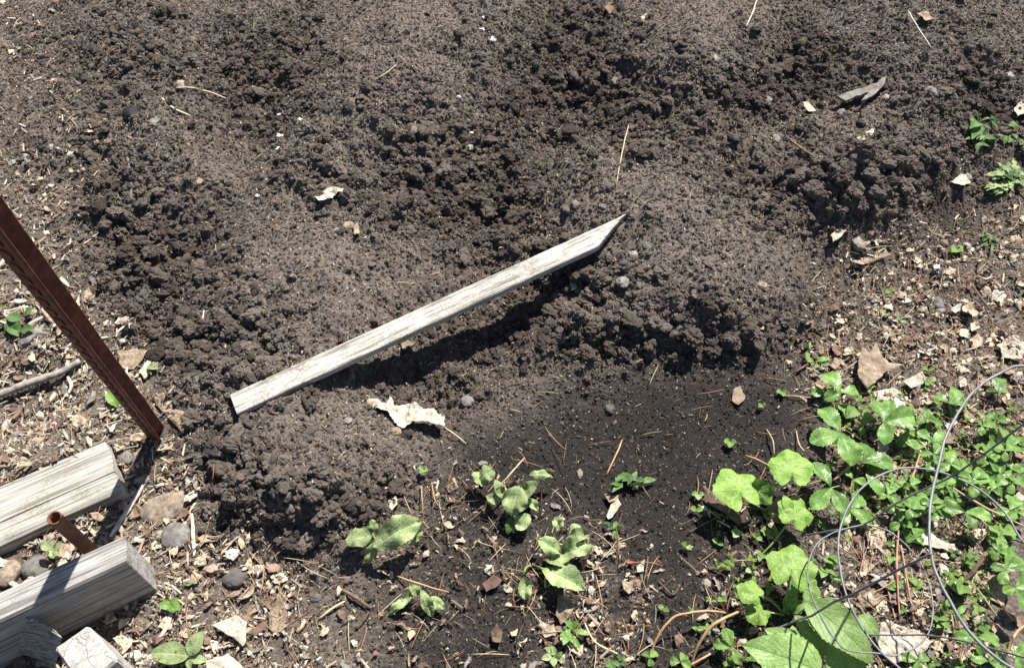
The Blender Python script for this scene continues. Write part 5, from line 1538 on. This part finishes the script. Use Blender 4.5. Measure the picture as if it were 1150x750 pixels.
def auto_label(px, py, words):
    d = sorted((math.hypot(px - a, py - b), n) for a, b, n in LAND)
    opts = []
    if d[0][0] < 26: opts.append(f'{words} close to the {d[0][1]}')
    opts += [f'{words} between the {d[0][1]} and the {d[1][1]}', f'{words} nearer the {d[0][1]} than the {d[2][1]}', f'{words} between the {d[0][1]} and the {d[2][1]}', f'{words} near the {d[0][1]}, facing the {d[3][1]}']
    for l in opts:
        if l not in USED and len(l.split()) <= 16:
            USED.add(l)
            return l
    return None
def in_px(K, px, py):
    p = plane_pt(px, py, 0.02)
    return float(kval(K, np.array([p.x]), np.array([p.y]))[0])
BUSY = [(a[0], a[1]) for l in LEAVES for a in l[2]] + [(s[0], s[1]) for s in STONES]
def free_spot(px, py, r):
    if any(abs(px - a) < r and abs(py - b) < r for a, b in BUSY): return False
    p = plane_pt(px, py, 0.02)
    for f in KEEP_OUT:
        if inside([(q.x, q.y) for q in f], np.array([p.x]), np.array([p.y]))[0]: return False
    return not under_stake(np.array([p.x]), np.array([p.y]))[0]
g = random.Random(41)
count = 0
TONE = [('dry_tan', 'tan'), ('dry_cream', 'cream'), ('dry_brown', 'brown'), ('dry_white', 'whitish'), ('chip_pale', 'pale wood'), ('chip_brown', 'dark wood'), ('chip_grey', 'grey wood')]
for _ in range(6000):
    if count >= 250: break
    px, py = g.uniform(3, 1147), g.uniform(3, 747)
    k = in_px(Z_LITT, px, py)
    if k < 0.55 or g.random() > k or not free_spot(px, py, 11): continue
    chip = px < 220 and py < 560 and g.random() < 0.65
    mt, tone = g.choice(TONE[4:] + TONE[3:5]) if chip else g.choice(TONE[:4] + TONE[:2] + TONE[:1])
    sc = 0.55 + 0.6 * py / 750
    r = g.uniform(7, 14) * sc
    el = g.uniform(0.22, 0.4) if chip else g.uniform(0.5, 0.95)
    shape = ('splintered' if el < 0.3 else 'narrow') if chip else ('narrow' if el < 0.65 else 'broad')
    size = 'large' if r > 12.5 * sc else ('small' if r < 8.5 * sc else 'torn')
    lab = auto_label(px, py, f'{size} {shape} {tone} ' + ('chip' if chip else 'leaf scrap'))
    if lab is None: continue
    th0 = g.uniform(0, 6.28)
    n = g.choice((5, 6, 7, 8))
    pts = []
    for i in range(n):
        a = 6.283 * i / n + g.uniform(-.25, .25)
        q = r * g.uniform(.45, 1.15)
        x, y = q * math.cos(a), q * el * math.sin(a)
        pts.append((px + x * math.cos(th0) - y * math.sin(th0), py + 0.85 * (x * math.sin(th0) + y * math.cos(th0))))
    nm = 'wood_chip' if chip else 'leaf_scrap'
    scrap(nm, lab, 'wood chip' if chip else 'leaf scrap', mt, pts, 'wood chips in the mulch' if chip else DL, h=g.uniform(.003, .012), thick=g.uniform(.0014, .004) if chip else .0003,
          curl=g.uniform(.0, .1) if chip else g.uniform(.1, .7), ripple=.05 if chip else g.uniform(.15, .4), rise=(g.uniform(-.35, .35), g.uniform(-.35, .35)), seg=0.01 if chip else 0.0035)
    BUSY.append((px, py)); count += 1
CL = 0
HAND_CLODS = [(330,604,16),(250,545,13),(437,505,9),(800,392,12),(822,383,14),(846,380,11),(775,388,10),(940,212,11),(985,190,11),(1012,205,12),(1030,222,10),(560,262,10),(540,185,9),(350,447,13),(300,560,12),(365,580,12),(395,555,9),
 (170,330,9),(190,300,9),(130,242,9),(155,275,9),(640,350,10),(610,362,11),(700,352,9),(660,400,9),(735,370,10),(610,335,9),(1085,165,9),(965,238,9),(905,205,9),(830,105,9),(718,140,9),(500,200,9),(475,190,8),(225,430,10),(215,470,10),
 (280,535,10),(350,605,11),(420,575,10),(238,572,10),(575,310,8),(505,280,8),(880,360,9),(760,405,9),(260,500,9)]
for x, y, r in HAND_CLODS:
    lab = auto_label(x, y, ('big lumpy' if r > 11 else 'lumpy' if r > 9 else 'small lumpy') + ' soil clod')
    if lab is None: continue
    c = P(x, y, 0, True)
    sc = (c - Vector((0, 0, CAM_H))).dot(ray(575, 375)) / FPX
    o = link('soil_clod', lump_mesh('soil_clod', seed(), 5, 0.55, 12, 0.8, False, 2.0), None, M['clod'])
    s_ = r * sc * 0.80
    o.scale = (s_, s_ * g.uniform(.8, 1), s_ * .85)
    o.location = (c.x, c.y, hz(c.x, c.y) + s_ * .25)
    o.rotation_euler = (0, 0, g.uniform(0, 6.28))
    tag(o, lab, 'clod', 'large soil clods')

# ------------------------------------------------------------------ uncountable litter: needles, chips, chaff
def unit_frag(i, mat, chip=False):
    gg = random.Random(900 + i)
    if chip:
        me = hexa('chip', [Vector((-.5, -.06, .03)), Vector((.40, -.08, .04)), Vector((.5, .02, .03)), Vector((-.36, .09, .04))], [Vector((-.46, -.07, -.02)), Vector((.45, -.07, -.02)), Vector((.44, .05, -.03)), Vector((-.48, .07, -.02))], 0, 0, .01)
        for v in me.vertices: v.co += Vector((0, 0.06 * math.sin(v.co.x * 3 + i), 0.05 * math.sin(v.co.x * 4 + 2 * i)))
    else:
        me = blade_mesh('fragment', 1.0, gg.choice((.22, .35, .5, .75)), prof_frag(gg), 77 + i, n=8, m=2, bend=gg.uniform(.1, .5), fold=gg.uniform(-.3, .5), ripple=.25)
        for v in me.vertices:
            q = v.co * 3.1 + Vector((i * 3.7, 0, 0))
            v.co += Vector((0.14 * mnoise.noise(q), 0.16 * mnoise.noise(q + Vector((0, 9, 0))) - .5, 0.10 * mnoise.noise(q * 1.7)))
    me.materials.append(M[mat])
    return me
def unit_needle(i, mat, bend=.2, r=.012, kink=0):
    gg = random.Random(500 + i)
    a, b = gg.uniform(-bend, bend), gg.uniform(-bend, bend) * .5
    pts = [Vector((t - .5, a * (t * t - t) * 2 + kink * abs(t - .5), .06 * math.sin(3.1 * t) + b * (t * t - t))) for t in (0, .2, .4, .6, .8, 1)]
    me = tube_mesh('needle', pts, [r * k for k in (.7, 1, 1, 1, .9, .5)], 4, True)
    me.materials.append(M[mat])
    return me
def litter(name, n, dens, length, protos, lift=(0.0, .008), tilt=.35, thick=None):
    x, y = view_points(n)
    keep = (rng.random(len(x)) < dens(x, y)) & clear_of_things(x, y)
    x, y = x[keep], y[keep]
    z0 = hz_np(x, y)
    keep = ~(under_stake(x, y) & (z0 + .012 > stake_bottom(x, y)))
    x, y, z0 = x[keep], y[keep], z0[keep]
    m = len(x)
    s = length(m)
    scl = np.stack([s, s, s], 1)
    rot = np.stack([rng.normal(0, tilt, m), rng.normal(0, tilt, m), rng.uniform(0, 6.28, m)], 1)
    return scatter(name, None, np.stack([x, y, z0 + rng.uniform(*lift, m)], 1), scl, rot, rng.integers(0, len(protos), m), protos)
LT = lambda x, y: kval(Z_LITT, x, y)
CP = lambda x, y: kval(Z_COMP, x, y)
frags = [unit_frag(i, m) for i, m in enumerate(['dry_tan', 'dry_brown', 'dry_cream', 'dry_tan', 'dry_brown', 'dry_tan', 'dry_tan', 'dry_cream', 'dry_white', 'chip_brown', 'chip_grey', 'chip_pale', 'chip_grey', 'dry_brown'])]
chips = [unit_frag(i, m, True) for i, m in enumerate(['chip_pale', 'chip_brown', 'chip_grey', 'chip_pale', 'dry_tan', 'chip_grey', 'dry_cream'])]
needles = [unit_needle(i, m) for i, m in enumerate(['needle', 'needle', 'straw', 'twig', 'needle', 'stem_tan', 'straw'])]
left = lambda x, y: np.clip((-0.35 - x) * 6, 0, 1)
litter('leaf_litter', 140000, lambda x, y: np.clip(LT(x, y) ** 1.3, 0, 1) * (1 - .45 * left(x, y)), lambda m: .004 + .016 * rng.random(m) ** 2.2, frags, (.001, .009), .35)
litter('wood_chip_litter', 120000, lambda x, y: np.clip(LT(x, y) ** 1.3 * (.25 + .75 * left(x, y)), 0, 1), lambda m: .004 + .022 * rng.random(m) ** 2.4, chips, (.001, .009), .3)
litter('needle_litter', 48000, lambda x, y: np.clip(LT(x, y) * (1 - .6 * left(x, y)) + .05 * CP(x, y), 0, 1), lambda m: .012 + .045 * rng.random(m) ** 1.8, needles, (.002, .010), .12)
bits = [unit_frag(20, 'dry_cream'), unit_frag(21, 'dry_tan'), unit_frag(22, 'chip_pale', True), unit_frag(23, 'straw', True), unit_frag(24, 'chip_brown', True), unit_frag(25, 'dry_white')]
litter('pale_chaff', 170000, lambda x, y: np.clip((.42 + .5 * LT(x, y)) * (1 - .82 * CP(x, y) * (1 - LT(x, y))), 0, 1), lambda m: .0018 + .0055 * rng.random(m) ** 3, bits, (.0018, .0045), .5)
tiny_straw = [unit_needle(40 + i, m, .3, .03) for i, m in enumerate(['straw', 'dry_cream', 'needle'])]
litter('straw_bits', 14000, lambda x, y: np.clip((.30 + .4 * LT(x, y)) * (1 - .8 * CP(x, y)), 0, 1), lambda m: .006 + .016 * rng.random(m) ** 2, tiny_straw, (.001, .004), .25)

GRN = lambda x, y: kval(Z_GREEN, x, y)
def unit_leafy(i, mat):
    gg = random.Random(700 + i)
    vs, fs, uv = [], [], []
    for k_ in range(3):
        me = blade_mesh('tmp', 1.0, .62, prof_oval, 60 + i * 3 + k_, n=7, m=2, bend=.3, fold=.2, ripple=.12)
        a = 2.1 * k_ + gg.uniform(-.4, .4)
        tl = gg.uniform(-.1, .5)
        b0 = len(vs)
        for v in me.vertices:
            p_ = Matrix.Rotation(a, 3, 'Z') @ (Matrix.Rotation(tl, 3, 'X') @ v.co)
            vs.append(p_)
        fs += [[b0 + q for q in f.vertices] for f in me.polygons]
        uv += [(0.5 + 0.5 * ((j % 5) - 2) / 2, (j // 5) / 7) for j in range(len(me.vertices))]
        bpy.data.meshes.remove(me)
    m2 = mesh_from('leafy', vs, fs, True, uv)
    m2.materials.append(M[mat])
    return m2
leafy = [unit_leafy(i, m) for i, m in enumerate(['young', 'strawberry', 'young', 'young', 'squash'])]
litter('ground_cover', 24000, lambda x, y: GRN(x, y) * .8, lambda m: .004 + .0085 * rng.random(m) ** 1.6, leafy, (.003, .016), .25)
